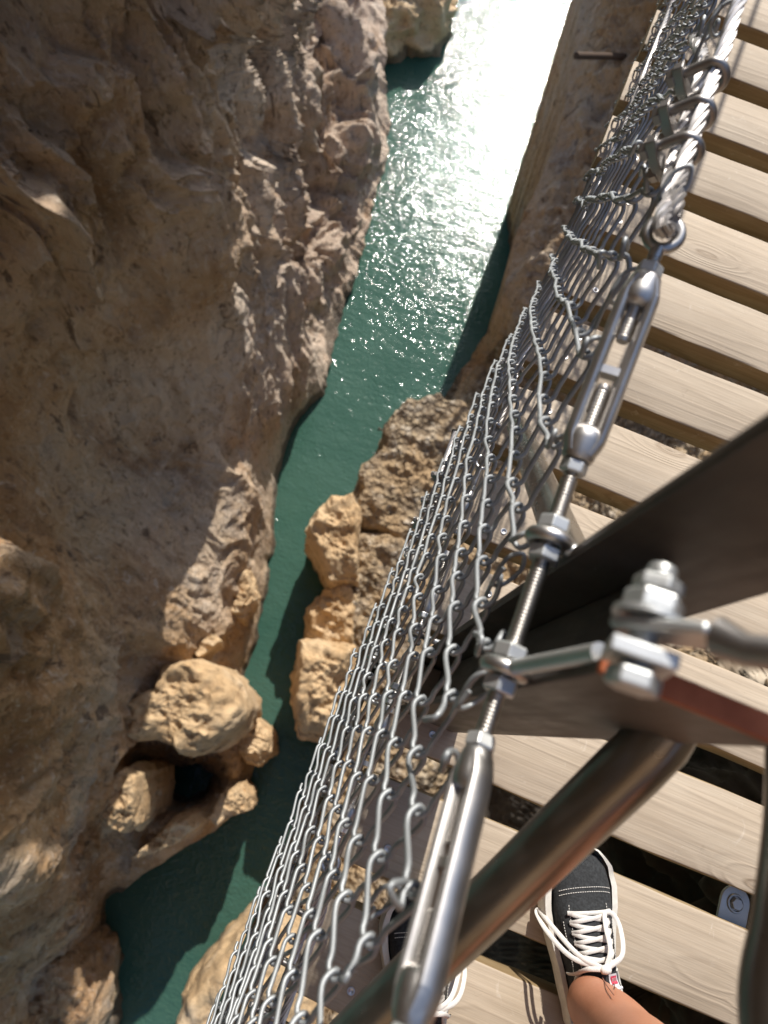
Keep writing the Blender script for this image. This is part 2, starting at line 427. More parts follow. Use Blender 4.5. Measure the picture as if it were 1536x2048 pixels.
M_LACE = m_simple('white_cotton_lace', (0.74, 0.71, 0.66), 0.9, 900, 0.15)
M_TAG = m_simple('white_label', (0.66, 0.64, 0.66), 0.7, 300, 0.1)
M_RED = m_simple('red_print', (0.60, 0.05, 0.10), 0.6, 300, 0.2)
M_DARKHOLE = m_simple('dark_lining', (0.02, 0.02, 0.02), 0.9, 200, 0.3)
M_DENIM = m_simple('dark_cloth', (0.04, 0.05, 0.08), 0.9, 400, 0.3)
def m_skin():
    t = NT('tanned_skin'); v = t.vec('Object'); g = t.noise(v, 14, 4, 0.6); f = t.noise(v, 240, 4, 0.6)
    col = t.ramp(g, [(0.3, (0.43, 0.175, 0.095)), (0.7, (0.50, 0.225, 0.13))])
    col = t.mix(t.ramp(f, [(0.3, (0.25,) * 3), (0.5, (0, 0, 0))]), col, (0.36, 0.13, 0.07))
    m = t.set(col, 0.5, 0.0, t.bump(f, 0.0005, 0.4))
    t.b.inputs['Subsurface Weight'].default_value = 0.12; t.b.inputs['Subsurface Radius'].default_value = (0.01, 0.004, 0.002)
    return m
M_SKIN = m_skin()
M_INK = m_simple('tattoo_ink', (0.33, 0.15, 0.10), 0.6, 300, 0.15)
M_RUSTYROD = m_simple('rusty_iron', (0.10, 0.065, 0.045), 0.8, 90, 0.4, metal=0.3)
M_GAP_SHADE = m_simple('gap_shade_ground', (0.045, 0.034, 0.024), 0.95, 6, 0.4, 0.02)  # ground seen through the gaps, with the shade below the deck put into its colour
M_UNDER = m_simple('dark_joist_steel', (0.05, 0.045, 0.04), 0.6, 30, 0.4)

# ---------------------------------------------------------------- setting: river and cliffs
WZ = -25.0
mb = MB(); mb.add([(-60, -60, WZ), (60, -60, WZ), (60, 140, WZ), (-60, 140, WZ)], [(0, 1, 2, 3)])
tag(mb.build('river', M_WATER, smooth=False), kind='structure')
mb = MB(); mb.add([(-90, -90, WZ - 4), (90, -90, WZ - 4), (90, 160, WZ - 4), (-90, 160, WZ - 4)], [(0, 1, 2, 3)])
tag(mb.build('river_bed', M_RUBBLE, smooth=False), kind='structure')

def tps(pts, vals):
    pts = np.asarray(pts, float) / 1000; n = len(pts)
    d = np.linalg.norm(pts[:, None] - pts[None], axis=2); K = np.where(d > 0, d * d * np.log(d + 1e-12), 0) + 1e-4 * np.eye(n)
    A = np.zeros((n + 3, n + 3)); A[:n, :n] = K; A[:n, n] = 1; A[:n, n + 1:] = pts; A[n:, :n] = A[:n, n:].T
    cf = np.linalg.solve(A, np.r_[vals, 0, 0, 0])
    def ev(q):
        q = np.asarray(q, float) / 1000; o = np.zeros(len(q))
        for i in range(n):
            r = np.linalg.norm(q - pts[i], axis=1); o += cf[i] * r * r * np.log(r + 1e-12)
        return o + cf[n] + q @ cf[n + 1:]
    return ev
def depth_of(px, py, kind, v):
    q = ray(px, py)
    if kind == 'h': return (WZ + v - H) / q[2]
    if kind == 'X': return v / q[0]
    if kind == 'Y': return (v - Y0) / q[1]
def sheet(name, mat, bnd, ctl, left, nx, ny, ylim, disp, far_x):
    ctl = [c for c in ctl] + [(x, y, 'h', hh) for x, y, hh in bnd]
    ev = tps([(c[0], c[1]) for c in ctl], np.log([depth_of(*c) for c in ctl]))
    by = np.array([b[1] for b in bnd], float); bx = np.array([b[0] for b in bnd], float); bh = np.array([b[2] for b in bnd], float)
    ys = np.linspace(ylim[0], ylim[1], ny)
    jit = np.stack([ys, 0 * ys, 0 * ys], 1)
    xb = np.interp(ys, by, bx) + 9 * fbm(jit / 42 + 3.3, 4, 0.6); hb = np.interp(ys, by, bh)
    u = np.linspace(0, 1, nx) ** 1.1
    X = xb[:, None] + (far_x - xb)[:, None] * u[None]; Yp = np.repeat(ys[:, None], nx, 1)
    q = np.stack([X.ravel(), Yp.ravel()], 1)
    t = np.exp(ev(q))
    D = np.stack([(q[:, 0] - 768) / F, -(q[:, 1] - 1024) / F, -np.ones(len(q))], 1) @ R.T
    P = np.array([0, Y0, H]) + t[:, None] * D
    P = P.reshape(ny, nx, 3)
    du = np.gradient(P, axis=1); dv = np.gradient(P, axis=0)
    N = np.cross(du, dv); N /= np.linalg.norm(N, axis=2)[..., None] + 1e-9
    view = -D.reshape(ny, nx, 3); sgn = np.sign((N * view).sum(2)); N *= sgn[..., None]
    for _ in range(3):
        N[1:-1] = (N[:-2] + 2 * N[1:-1] + N[2:]) / 4
    fade = np.clip(np.abs(X - xb[:, None]) / 70, 0.25, 1)
    off = disp(P.reshape(-1, 3), q).reshape(ny, nx) * fade
    P2 = P + N * off[..., None]
    # the sheet goes on below the edge it shows, down under the water
    e = P2[:, 0].copy(); out = np.zeros_like(e)
    s1 = e.copy(); s1[:, 2] = np.minimum(e[:, 2] - 0.8, (e[:, 2] + WZ) / 2); s1[:, 0] += (-0.25 if left else 0.25)
    s2 = e.copy(); s2[:, 2] = WZ - 3.0; s2[:, 0] += (-0.6 if left else 0.6)
    G = np.concatenate([s2[:, None], s1[:, None], P2], 1); nn = nx + 2
    idx = np.arange(ny * nn).reshape(ny, nn)
    f = np.stack([idx[:-1, :-1], idx[:-1, 1:], idx[1:, 1:], idx[1:, :-1]], -1).reshape(-1, 4)
    m = bpy.data.meshes.new(name); m.from_pydata(G.reshape(-1, 3).tolist(), [], f.tolist()); m.update()
    m.polygons.foreach_set('use_smooth', [True] * len(m.polygons)); m.materials.append(mat)
    o = bpy.data.objects.new(name, m); COL.objects.link(o)
    return o

LB = [(752, -80, 4), (765, 60, 3), (772, 200, 2.2), (770, 300, 1.5), (752, 380, 1.2), (735, 430, 1), (712, 520, 0.5), (690, 600, 0.3), (665, 700, 0.2), (645, 790, 0), (600, 830, 0), (580, 870, 0),
      (555, 960, 0), (545, 1040, 0), (543, 1110, 0), (530, 1200, 0), (510, 1290, 0), (485, 1360, 0), (500, 1440, 0), (510, 1490, 0), (500, 1540, 0.5), (480, 1600, 1), (430, 1660, 1),
      (270, 1760, 1), (215, 1800, 0), (203, 1900, 0), (195, 2048, 0), (188, 2160, 0)]
LC = [(560, -80, 'h', 7.0), (560, 120, 'h', 6.2), (560, 300, 'h', 5.4), (570, 480, 'h', 4.2), (592, 640, 'h', 2.8), (575, 800, 'h', 2.2), (540, 900, 'h', 2.0), (520, 1100, 'h', 1.8),
      (660, 100, 'h', 4.6), (660, 300, 'h', 3.6), (640, 500, 'h', 2.4),
      (470, -80, 'X', -6.3), (470, 200, 'X', -6.5), (470, 420, 'X', -6.3), (510, 620, 'X', -5.9), (500, 800, 'X', -5.6), (480, 1000, 'X', -5.0), (470, 1150, 'X', -4.1), (450, 1050, 'X', -4.7), (400, 1120, 'X', -4.85),
      (300, 0, 'X', -6.0), (330, 300, 'X', -5.7), (200, 500, 'X', -5.5), (-120, 500, 'X', -5.3), (-120, -80, 'X', -5.6), (100, 200, 'X', -5.5), (360, 560, 'X', -5.6),
      (300, 680, 'X', -6.2), (100, 700, 'X', -6.4), (300, 900, 'X', -6.6), (100, 900, 'X', -6.6), (380, 1050, 'X', -5.4), (200, 1100, 'X', -5.6), (330, 1250, 'X', -4.6), (150, 1250, 'X', -4.9), (240, 1370, 'X', -4.75), (320, 1370, 'X', -4.4),
      (-20, 1000, 'X', -5.6), (-120, 1000, 'X', -5.2), (30, 1180, 'X', -3.9), (-120, 1300, 'X', -3.6), (70, 1400, 'X', -3.7), (-120, 1700, 'X', -3.4), (100, 1600, 'X', -3.7), (120, 1750, 'X', -3.75),
      (375, 1565, 'h', -0.9), (350, 1545, 'h', -0.3), (410, 1560, 'h', -0.3), (300, 1495, 'h', 3.6), (250, 1570, 'h', 4.6), (200, 1540, 'h', 7.5), (420, 1470, 'h', 4.2), (465, 1540, 'h', 2.4), (465, 1610, 'h', 2.7), (400, 1640, 'h', 3.7), (315, 1665, 'h', 4.7), (250, 1650, 'h', 4.6), (180, 1700, 'h', 5.0), (100, 1850, 'X', -4.0), (100, 1950, 'h', 2.8), (-120, 2160, 'X', -3.3), (100, 2160, 'h', 2.5)]
def disp_left(P, q):
    wv = np.stack([fbm(P * 0.45 + 40 * k, 3, 0.5) for k in (1, 2, 3)], 1)
    Pw = P + 0.9 * wv
    a = fbm(Pw * np.array([0.36, 0.36, 0.10]) + 3.1, 3, 0.42, True)
    b = fbm(Pw * np.array([1.2, 1.2, 0.5]) + 9.7, 5, 0.62, True) - 0.15
    c = fbm(P * 3.1 + 21, 4, 0.6)
    d = fbm(Pw * np.array([0.8, 0.8, 0.16]) + 50, 3, 0.45, True)
    e = fbm(Pw * np.array([0.75, 0.75, 0.03]) + 77, 3, 0.5, True)
    rough = np.clip((q[:, 0] - 300 - 0.15 * (q[:, 1] - 300)) / 300, 0, 1) * np.clip((900 - q[:, 1]) / 250, 0, 1)
    up = np.clip((650 - q[:, 1]) / 150, 0, 1)
    return (0.30 + 0.75 * up) * (e - 0.25) + 1.05 * (a - 0.2) * (0.50 + 0.75 * up) + (0.17 + 0.18 * up) * b + (0.04 + 0.04 * up) * c + rough * (0.50 * (d - 0.3) + 0.10 * c)
tag(sheet('left_cliff', M_ROCK, LB, LC, True, 600, 820, (-80, 2160), disp_left, -140), kind='structure')

hY = lambda px, py, Y: float(at(px, py, y=Y)[2] - WZ)
RB = [(1168, -80, hY(1168, -80, 23)), (1150, 120, hY(1150, 120, 21)), (1110, 300, hY(1110, 300, 19)), (1060, 400, hY(1060, 400, 17.5)), (1030, 480, hY(1030, 480, 16.3)), (1000, 610, hY(1000, 610, 14.6)), (940, 720, 0.8), (870, 820, 0), (800, 850, 0), (760, 890, 0), (745, 980, 0.3), (735, 1060, 0.4),
      (720, 1150, 0.4), (700, 1250, 0.4), (690, 1330, 0.5), (660, 1450, 0.5), (620, 1560, 0.3), (590, 1700, 0.3), (540, 1850, 0.2), (440, 1970, 0.2), (400, 2160, 0.2)]
RC = [(1300, -80, 'Y', 22.5), (1300, 150, 'Y', 20.3), (1200, 350, 'Y', 18.0), (1300, 450, 'Y', 16.6), (1140, 520, 'Y', 15.6), (1150, 650, 'Y', 13.8), (1060, 640, 'Y', 13.8), (1000, 720, 'h', 1.9), (980, 780, 'h', 1.6), (900, 830, 'h', 0.8), (1600, 100, 'Y', 20), (1600, 500, 'Y', 15),
      (850, 950, 'h', 1.2), (850, 1150, 'h', 1.3), (780, 1250, 'h', 1.2), (760, 1400, 'h', 1.4), (1000, 950, 'h', 2.4), (1050, 1200, 'h', 3.2), (900, 1400, 'h', 2.6), (850, 1560, 'h', 2.2), (1000, 1640, 'h', 6), (760, 1700, 'h', 1.6), (640, 1850, 'h', 1.2), (620, 2050, 'h', 2.5),
      (1150, 1500, 'h', 13), (1300, 1600, 'h', 23.6), (1300, 1800, 'h', 24), (1150, 1700, 'h', 22), (1200, 1950, 'h', 23.8), (1000, 2000, 'h', 16), (1600, 1500, 'h', 24), (1600, 2160, 'h', 24), (1300, 2160, 'h', 23.8), (1500, 1100, 'h', 14), (1600, 900, 'h', 12)]
def disp_right(P, q):
    a = fbm(P * np.array([0.9, 0.9, 0.2]) + 63, 4, 0.55, True); b = fbm(P * 1.1 + 5, 5, 0.6); c = fbm(P * 3.6 + 2, 4, 0.65)
    wall = np.clip((720 - q[:, 1]) / 120, 0, 1)
    return wall * (0.75 * (a - 0.2) + 0.25 * b + 0.10 * c) + (1 - wall) * (0.22 * b + 0.16 * c) + 0.05 * c
rc = tag(sheet('right_cliff', M_ROCK_BROWN, RB, RC, False, 240, 640, (-80, 2160), disp_right, 1620), kind='structure')
rc.data.materials.append(M_RUBBLE); rc.data.materials.append(M_GAP_SHADE)
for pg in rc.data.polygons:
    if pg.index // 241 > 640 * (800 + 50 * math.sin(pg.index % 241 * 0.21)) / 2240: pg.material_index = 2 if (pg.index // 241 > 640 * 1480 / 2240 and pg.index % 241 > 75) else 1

# the gorge goes on above and behind the picture: walls that close off most of the sky, plus one added shade caster
def gorge_wall(name, path, z0, z1, lean, seed, amp=1.0):
    path = even(spline(np.array([(x, y, 0) for x, y in path], float), 120), 0.7); T, _, _ = frames(path)
    n = len(path); nz = int((z1 - z0) / 0.8); side = np.stack([-T[:, 1], T[:, 0], 0 * T[:, 0]], 1)
    zs = np.linspace(z0, z1, nz)
    P = path[:, None] + np.array([0, 0, 1]) * zs[None, :, None] + side[:, None] * (lean * (zs - z0))[None, :, None]
    Q = P.reshape(-1, 3)
    off = amp * (1.1 * fbm(Q * np.array([0.16, 0.16, 0.07]) + seed, 4, 0.55, True) + 0.4 * fbm(Q * 0.6 + seed, 4, 0.6))
    P = P + side[:, None] * off.reshape(n, nz)[..., None]
    idx = np.arange(n * nz).reshape(n, nz); f = np.stack([idx[:-1, :-1], idx[1:, :-1], idx[1:, 1:], idx[:-1, 1:]], -1).reshape(-1, 4)
    m = bpy.data.meshes.new(name); m.from_pydata(P.reshape(-1, 3).tolist(), [], f.tolist()); m.update(); m.materials.append(M_ROCK)
    m.polygons.foreach_set('use_smooth', [True] * len(m.polygons))
    o = bpy.data.objects.new(name, m); COL.objects.link(o); return tag(o, kind='structure')
gorge_wall('upper_cliff', [(-20, 60), (-14.5, 40), (-9.6, 24), (-7.0, 13), (-6.4, 4), (-6.2, -4), (-6.4, -10), (-6.0, -15), (0, -18), (8, -16)], -3.5, 15, 0.06, 4.0)
gorge_wall('added_shade_wall', [(-7.6, 19), (-5.4, 13.5), (-4.4, 8.5), (-4.3, 3), (-4.5, -2), (-6.0, -7)], -1.9, 5, 0.0, 9.0, 0.2)  # added wall out of view, placed to keep sun off the left cliff
gorge_wall('side_cliff', [(8, -16), (7.5, -6), (7.0, 4), (8, 14), (9, 30), (8, 60)], -6, 6, -0.0, 14.0)

# ---------------------------------------------------------------- rocks standing in the river bank and on the ledges
def rock(name, label, outline, hmid, htop, hbot, seed, amp=0.16, mat=None, n=110, tip=0.16, group=None, under=0.8):
    z = WZ + hmid
    O = np.array([at(x, y, z=z) for x, y in outline]); O = np.vstack([O, O[:1]])
    s = np.r_[0, np.cumsum(np.linalg.norm(np.diff(O, axis=0), axis=1))]
    tt = np.linspace(0, s[-1], n, endpoint=False); O = np.array([np.interp(tt, s, O[:, k]) for k in range(3)]).T
    c = O.mean(0); size = np.linalg.norm(O - c, axis=1).mean()
    prof = [(under, hbot)] + [(under + (1 - under) * math.sin(a * math.pi / 2), hbot + (hmid - hbot) * a) for a in np.linspace(0.1, 1, 12)]
    for a in np.linspace(0.06, 1, 26):
        prof.append((math.cos(a * math.pi / 2) ** tip if a < 1 else 0.02, hmid + (htop - hmid) * math.sin(a * math.pi / 2)))
    # inner rings close the top smoothly
    prof = prof[:-1] + [(prof[-2][0] * k, htop) for k in np.linspace(0.96, 0.02, 26)]
    V = []; 
    for sc, hh in prof:
        q = c + (O - c) * sc; q[:, 2] = WZ + hh; V.append(q)
    V = np.array(V); m = len(prof)
    P = V.reshape(-1, 3)
    tl = np.clip((P[:, 2] - WZ - hmid) / max(0.3, htop - hmid), 0, 1)
    P[:, 2] += tl * (0.22 * (P[:, 1] - c[1]) - 0.16 * (P[:, 0] - c[0]) + 0.35 * fbm(P * np.array([0.8, 0.8, 0]) + seed * 3.1, 4, 0.55, True))
    Nn = P - np.array([c[0], c[1], WZ + (hmid + hbot) / 2]); Nn /= np.linalg.norm(Nn, axis=1)[:, None]
    k = np.array([0.9, 0.9, 0.9]) / max(0.6, size * 0.7)
    P = P + Nn * (amp * size * (1.4 * fbm(P * k * 1.4 + seed * 7.7, 4, 0.55) + 0.75 * fbm(P * k * 2.6 + seed, 4, 0.6, True) - 0.2))[:, None] + Nn * (0.15 * fbm(P * np.array([1.7, 1.7, 1.3]) + seed, 4, 0.55, True) + 0.07 * fbm(P * 5.0 + seed, 4, 0.65))[:, None]
    f = []
    for i in range(m - 1):
        for j in range(n): f.append((i * n + j, i * n + (j + 1) % n, (i + 1) * n + (j + 1) % n, (i + 1) * n + j))
    f.append(tuple((m - 1) * n + j for j in range(n)))
    mb = MB(); mb.add(P, f)
    return tag(mb.build(name, mat or M_LUMP, org=c * np.array([1, 1, 0]) + np.array([0, 0, WZ + hbot]), sharp=75), label, 'rock', group)
rock('boulder', 'sunlit grey brown boulder at the far water edge, at the very top of the photo', [(700, -60), (905, -60), (903, 15), (907, 45), (875, 80), (800, 98), (700, 110)], 0.6, 2.6, -1.5, 3, 0.2)
rock('rock_outcrop', 'broad tan outcrop with a crumbly sunlit top beside the steel wire mesh', [(860, 832), (800, 850), (765, 885), (752, 930), (722, 960), (712, 1010), (705, 1060), (760, 1085), (830, 1125), (900, 1110), (930, 1000), (940, 870)], 1.2, 3.0, -1.5, 5, 0.09, M_RUBBLE, tip=0.10, under=0.9)
rock('rock_outcrop', 'cracked pale outcrop overhanging the narrow green channel, below the crumbly outcrop', [(625, 1050), (660, 1018), (700, 1012), (720, 1040), (712, 1100), (715, 1170), (660, 1180), (640, 1130), (612, 1075)], 2.4, 3.8, -1.5, 8, 0.14, tip=0.2, under=0.8)
rock('gravel_shelf', 'low shelf of pebbly gravel between the cracked outcrop and the wire mesh', [(705, 1075), (760, 1080), (860, 1110), (860, 1240), (800, 1330), (730, 1420), (700, 1400), (695, 1290), (700, 1180)], 1.5, 2.1, -1.5, 51, 0.07, M_RUBBLE, tip=0.1, under=0.95)
rock('rock_outcrop', 'rounded shaded rock on the right bank with pebbles behind it', [(650, 1185), (690, 1165), (712, 1200), (708, 1290), (660, 1300), (612, 1275), (615, 1220)], 1.6, 2.4, -1.5, 12, 0.12, tip=0.2, under=0.75)
rock('rock_outcrop', 'blocky rock in two steps on the right bank, next to the narrowest water', [(600, 1290), (640, 1285), (705, 1300), (720, 1380), (705, 1450), (640, 1480), (600, 1470), (588, 1400)], 2.4, 4.4, -1.5, 15, 0.15, tip=0.2, under=0.85)
rock('boulder', 'big tan boulder at the bottom edge of the photo, against the wire mesh', [(505, 1825), (460, 1865), (400, 1935), (378, 1985), (380, 2060), (400, 2160), (620, 2160), (640, 1950), (600, 1840), (550, 1815)], 2.0, 4.2, -1.5, 18, 0.09, tip=0.14, under=0.85)
rock('rock_ledge', 'large sunlit bulging ledge low on the left cliff, over the dark hollow', [(205, 1455), (262, 1408), (330, 1378), (345, 1338), (400, 1325), (455, 1338), (487, 1375), (502, 1420), (488, 1452), (470, 1475), (430, 1500), (380, 1512), (362, 1488), (330, 1478), (262, 1482)], 6.0, 7.4, 0.0, 21, 0.10, tip=0.16, under=0.93)
rock('rock_ledge', 'knobbly sunlit ledge hanging left of the dark hollow', [(232, 1555), (270, 1530), (297, 1545), (297, 1600), (288, 1642), (262, 1662), (230, 1642), (205, 1600)], 6.0, 7.0, 2.5, 24, 0.2, tip=0.22, under=0.95)
rock('rock_ledge', 'pale pointed rock tip over deep blue water, right of the dark hollow', [(422, 1628), (450, 1580), (485, 1570), (504, 1590), (500, 1618), (460, 1630), (440, 1650)], 3.0, 3.8, 0.2, 27, 0.2, tip=0.25, under=0.85)
rock('rock_ledge', 'small lumpy sunlit ledge under the dark hollow', [(268, 1712), (318, 1668), (350, 1635), (390, 1628), (404, 1645), (372, 1675), (320, 1700)], 4.2, 5.0, 1.0, 30, 0.2, tip=0.25, under=0.9)
rock('rock_ledge', 'round tan rock at the foot of the big bulging ledge, touching the water', [(488, 1442), (520, 1438), (548, 1468), (546, 1502), (522, 1532), (497, 1525), (470, 1482)], 1.6, 2.6, -1.0, 33, 0.14, tip=0.18, under=0.75)
rock('rock_ledge', 'thin broken ledge catching sun above the flat fallen slab', [(415, 1195), (468, 1160), (502, 1150), (514, 1195), (490, 1240), (430, 1238)], 3.4, 4.2, 1.0, 36, 0.2, tip=0.2, under=0.6)
rock('fallen_slab', 'flat pale grey slab lying on the left cliff ledge', [(382, 1302), (428, 1272), (441, 1285), (402, 1318)], 6.1, 6.35, 5.2, 39, 0.06, tip=0.06)
rock('boulder', 'shaded pitted boulder in the bottom left corner by the teal water', [(30, 1960), (80, 1890), (140, 1880), (195, 1900), (204, 1950), (198, 2040), (190, 2160), (-40, 2160), (-60, 2040)], 2.4, 3.6, -1.5, 42, 0.14, M_ROCK, tip=0.2, under=0.85)
# iron bar and thin rod sticking out of the rock
A, B = at(1240, 113, y=20.6), at(1152, 111, y=18.6)
mb = MB(); tube(mb, [A + (A - B) * 0.3, B], 0.10, 8)
tag(mb.build('iron_bar', M_RUSTYROD, org=A), 'straight dark iron bar sticking out of the shaded right cliff over the water', 'bar')
A, B = at(905, 905, z=WZ + 2.7), at(758, 858, z=WZ + 2.2)
mb = MB(); tube(mb, [A, B], 0.03, 6); ring(mb, B, (1, 0, 0), 0.05, 0.03, 12, 6)
tag(mb.build('iron_rod', M_RUSTYROD, org=A), 'thin rusty rod with a knob end over the tan outcrop', 'rod')

# ---------------------------------------------------------------- deck planks
PITCH, PW, PT, XL, XR = 0.19, 0.138, 0.062, 0.10, 1.72
YP0, YP1 = -1.70, -1.799
def plank(k):
    r = random.Random(k * 31 + 5)
    y1 = k * PITCH + r.uniform(-0.003, 0.003); y0 = y1 - PW + r.uniform(-0.003, 0.003)
    xl, xr = XL + r.uniform(-0.006, 0.006), XR + r.uniform(-0.02, 0.02)
    zt = r.uniform(-0.0025, 0.0)
    bm = bmesh.new()
    nx = 28; b = 0.005
    secs = [(y0 + b, 0), (y1 - b, 0), (y1 - 0.0015, -0.0015), (y1, -b), (y1, -PT + b), (y1 - b, -PT), (y0 + b, -PT), (y0, -PT + b), (y0, -b), (y0 + 0.0015, -0.0015)]
    rows = []
    for i in range(nx + 1):
        x = xl + (xr - xl) * i / nx
        ins = 0.003 if i in (0, nx) else 0
        row = []
        for j, (yy, zz) in enumerate(secs):
            wob = 0.0012 * math.sin(x * 9 + k * 2.1) + 0.0008 * math.sin(x * 31 + k + j)
            cy = (y0 + y1) / 2
            row.append(bm.verts.new((x - xl, (yy - cy) * (1 - ins * 8) + wob, zt + zz * (1 - ins * 6) - ins)))
        rows.append(row)
    ns = len(secs)
    for i in range(nx):
        for j in range(ns):
            f = bm.faces.new((rows[i][j], rows[i][(j + 1) % ns], rows[i + 1][(j + 1) % ns], rows[i + 1][j]))
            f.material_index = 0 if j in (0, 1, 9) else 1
    for row, rev in ((rows[0], False), (rows[-1], True)):
        f = bm.faces.new(row if rev else row[::-1]); f.material_index = 1
    bmesh.ops.recalc_face_normals(bm, faces=bm.faces)
    m = bpy.data.meshes.new('deck_plank'); bm.to_mesh(m); bm.free()
    m.materials.append(M_WOOD); m.materials.append(M_SIDE)
    m.polygons.foreach_set('use_smooth', [True] * len(m.polygons)); m.set_sharp_from_angle(angle=math.radians(40))
    o = bpy.data.objects.new('deck_plank', m); COL.objects.link(o); o.location = (xl, (y0 + y1) / 2, 0)
    return o
ORD = ['first', 'second', 'third', 'fourth', 'fifth', 'sixth', 'seventh', 'eighth', 'ninth', 'tenth', 'eleventh', 'twelfth']
PL = {}
smb = MB()
lathe(smb, (0, 0, 0), (0, 0, 1), [(0, 0.0062), (0.0012, 0.0058), (0.0014, 0.0040), (0.0004, 0.0026), (0.0002, 0.0006)], 14)
screw0 = None
for k in range(-17, 3):
    o = plank(k); PL[k] = o
    r = k + 9           # the plank under the post is k = -9
    if k == -9: lab = 'pale wooden plank that ends at the brown steel post'
    elif k > -9: lab = 'pale deck plank, %s one ahead of the plank at the brown post' % ORD[r - 1]
    else: lab = 'pale deck plank on the shoes side, %s one behind the brown post plank' % ORD[-r - 1]
    tag(o, lab, 'plank', 'wooden planks of the bridge deck')
    for xs in (0.185, 1.02):
        for dy in (-0.032, 0.034):
            if screw0 is None:
                sc = smb.build('screw', M_STAIN); screw0 = sc
            else:
                sc = screw0.copy(); COL.objects.link(sc)
            sc.parent = o; sc.location = (xs - XL + random.uniform(-0.012, 0.012), dy + random.uniform(-0.008, 0.008), -0.0009)
# joists under the planks
for (xa, lab) in ((0.20, 'dark steel joist under the outer ends of the planks'), (1.05, 'dark steel joist under the middle of the deck, seen through the gaps')):
    mb = MB(); box(mb, xa - 0.03, xa + 0.03, -3.6, 0.9, -PT - 0.13, -PT - 0.004)
    if xa < 0.5: continue
    tag(mb.build('deck_joist', M_UNDER, org=(xa, -1.5, -0.15), bevel=0.004), lab, 'beam')
for ys, lab in ((-2.06, 'dark steel crossbeam under the gap beside the right shoe'), (-1.30, 'dark steel crossbeam under the planks ahead of the post')):
    mb = MB(); box(mb, 0.13, 1.0, ys - 0.03, ys + 0.03, -PT - 0.14, -PT - 0.004)
# bolted bracket below the gap at right
bp = at(1470, 1812, z=-0.09)
t_ = thing('bolted_bracket', 'rounded steel bracket with one hex bolt, down in the gap right of the shoe', 'bracket', bp)
mb = MB(); prof = []
for a in np.linspace(0, math.pi, 13): prof.append((0.026 * math.cos(a), 0.026 * math.sin(a)))
V = [(bp[0] + x, bp[1] + y + 0.006, bp[2]) for x, y in prof] + [(bp[0] - 0.026, bp[1] - 0.045, bp[2]), (bp[0] + 0.026, bp[1] - 0.045, bp[2])]
n = len(V); V += [(x, y, z - 0.006) for x, y, z in V]
mb.add(V, [tuple(range(n)), tuple(range(n, 2 * n))[::-1]] + [(i, (i + 1) % n, n + (i + 1) % n, n + i) for i in range(n)])
mb.build('lug', M_ZINC, t_, bevel=0.001, org=bp)
mb = MB(); ring(mb, bp + np.array([0, 0.004, 0.001]), (0, 0, 1), 0.0135, 0.0022, 24, 6); mb.build('washer', M_ZINC, t_, org=bp)
mb = MB(); hexnut(mb, bp + np.array([0, 0.004, 0]), (0, 0, 1), 0.0105, 0.008); mb.build('bolt_head', M_ZINC, t_, smooth=False, org=bp)

# ---------------------------------------------------------------- brown steel post
PX0, PX1 = 0.115, 0.213
post = thing('steel_post', 'dark brown steel channel post at the deck edge, rising close to the lens', 'post', (0.16, -1.764, -0.3))
def post_part(name, mat, bx, bev=0.0025):
    mb = MB(); box(mb, *bx); return mb.build(name, mat, post, bevel=bev, org=((bx[0] + bx[1]) / 2, (bx[2] + bx[3]) / 2, bx[4]))
PF = post_part('flange', M_POST, (PX0, PX1, YP0 - 0.009, YP0, -0.32, 0.967))
RZ = 0.845
post_part('flange', M_POST, (PX0, PX1, YP1, YP1 + 0.009, -0.32, RZ))
post_part('web', M_POST, (0.16, 0.168, YP1 + 0.009, YP0 - 0.009, -0.32, 0.775))
post_part('rusty_plate', M_RUST, (PX0 - 0.001, PX1 + 0.002, YP1 - 0.001, YP1 + 0.012, RZ + 0.0005, RZ + 0.006), 0.001)
# hinge bolt with nut, washers and grey fork through the top of the post
bc = at(1286, 1285, d=0.285)
bolt = thing('hinge_bolt', 'big zinc plated bolt with stacked nuts, out of focus in the top of the post', 'bolt', bc)
def bpart(name, mat, fn, **k):
    mb = MB(); fn(mb); return mb.build(name, mat, bolt, org=bc, **k)
Yv = lambda d: bc + np.array([0, d, 0])
bpart('shank', M_ZINC, lambda m: thread(m, Yv(-0.016), Yv(0.035), 0.0064, 0.002, 16))
bpart('nut', M_ZINC, lambda m: hexnut(m, Yv(0.0125), (0, 1, 0), 0.0128, 0.0090, 0.3), smooth=False, bevel=0.0008)
bpart('nut', M_ZINC, lambda m: hexnut(m, Yv(0.0225), (0, 1, 0), 0.0108, 0.0065, 0.0), smooth=False, bevel=0.0008)
bpart('washer', M_ZINC, lambda m: lathe(m, Yv(0.0095), (0, 1, 0), [(0, 0.0150), (0.0002, 0.0156), (0.0024, 0.0156), (0.0026, 0.0150)], 28))
bpart('square_washer', M_ZINC, lambda m: obox(m, Yv(-0.0065), (1, 0, 0.25), (0, 1, 0), 0.0135, 0.0035, 0.0125), bevel=0.001)
bpart('bolt_head', M_ZINC, lambda m: hexnut(m, Yv(-0.021), (0, 1, 0), 0.0115, 0.0085, 0.2), smooth=False, bevel=0.0008)
fork = thing('fork_strap', 'grey flat steel fork strap on the big bolt, running off the right edge', 'strap', bc)
fe = at(1640, 1262, d=0.24)
u = fe - bc; u[1] *= 0.2; u = nrm(u)
mb = MB(); L = 0.030; c0 = Yv(0.0055); obox(mb, c0 + u * (L / 2 - 0.006), u, (0, 1, 0), L / 2 + 0.006, 0.0028, 0.0105); mb.build('fork_arm', M_ZINC, fork, bevel=0.002, org=c0)
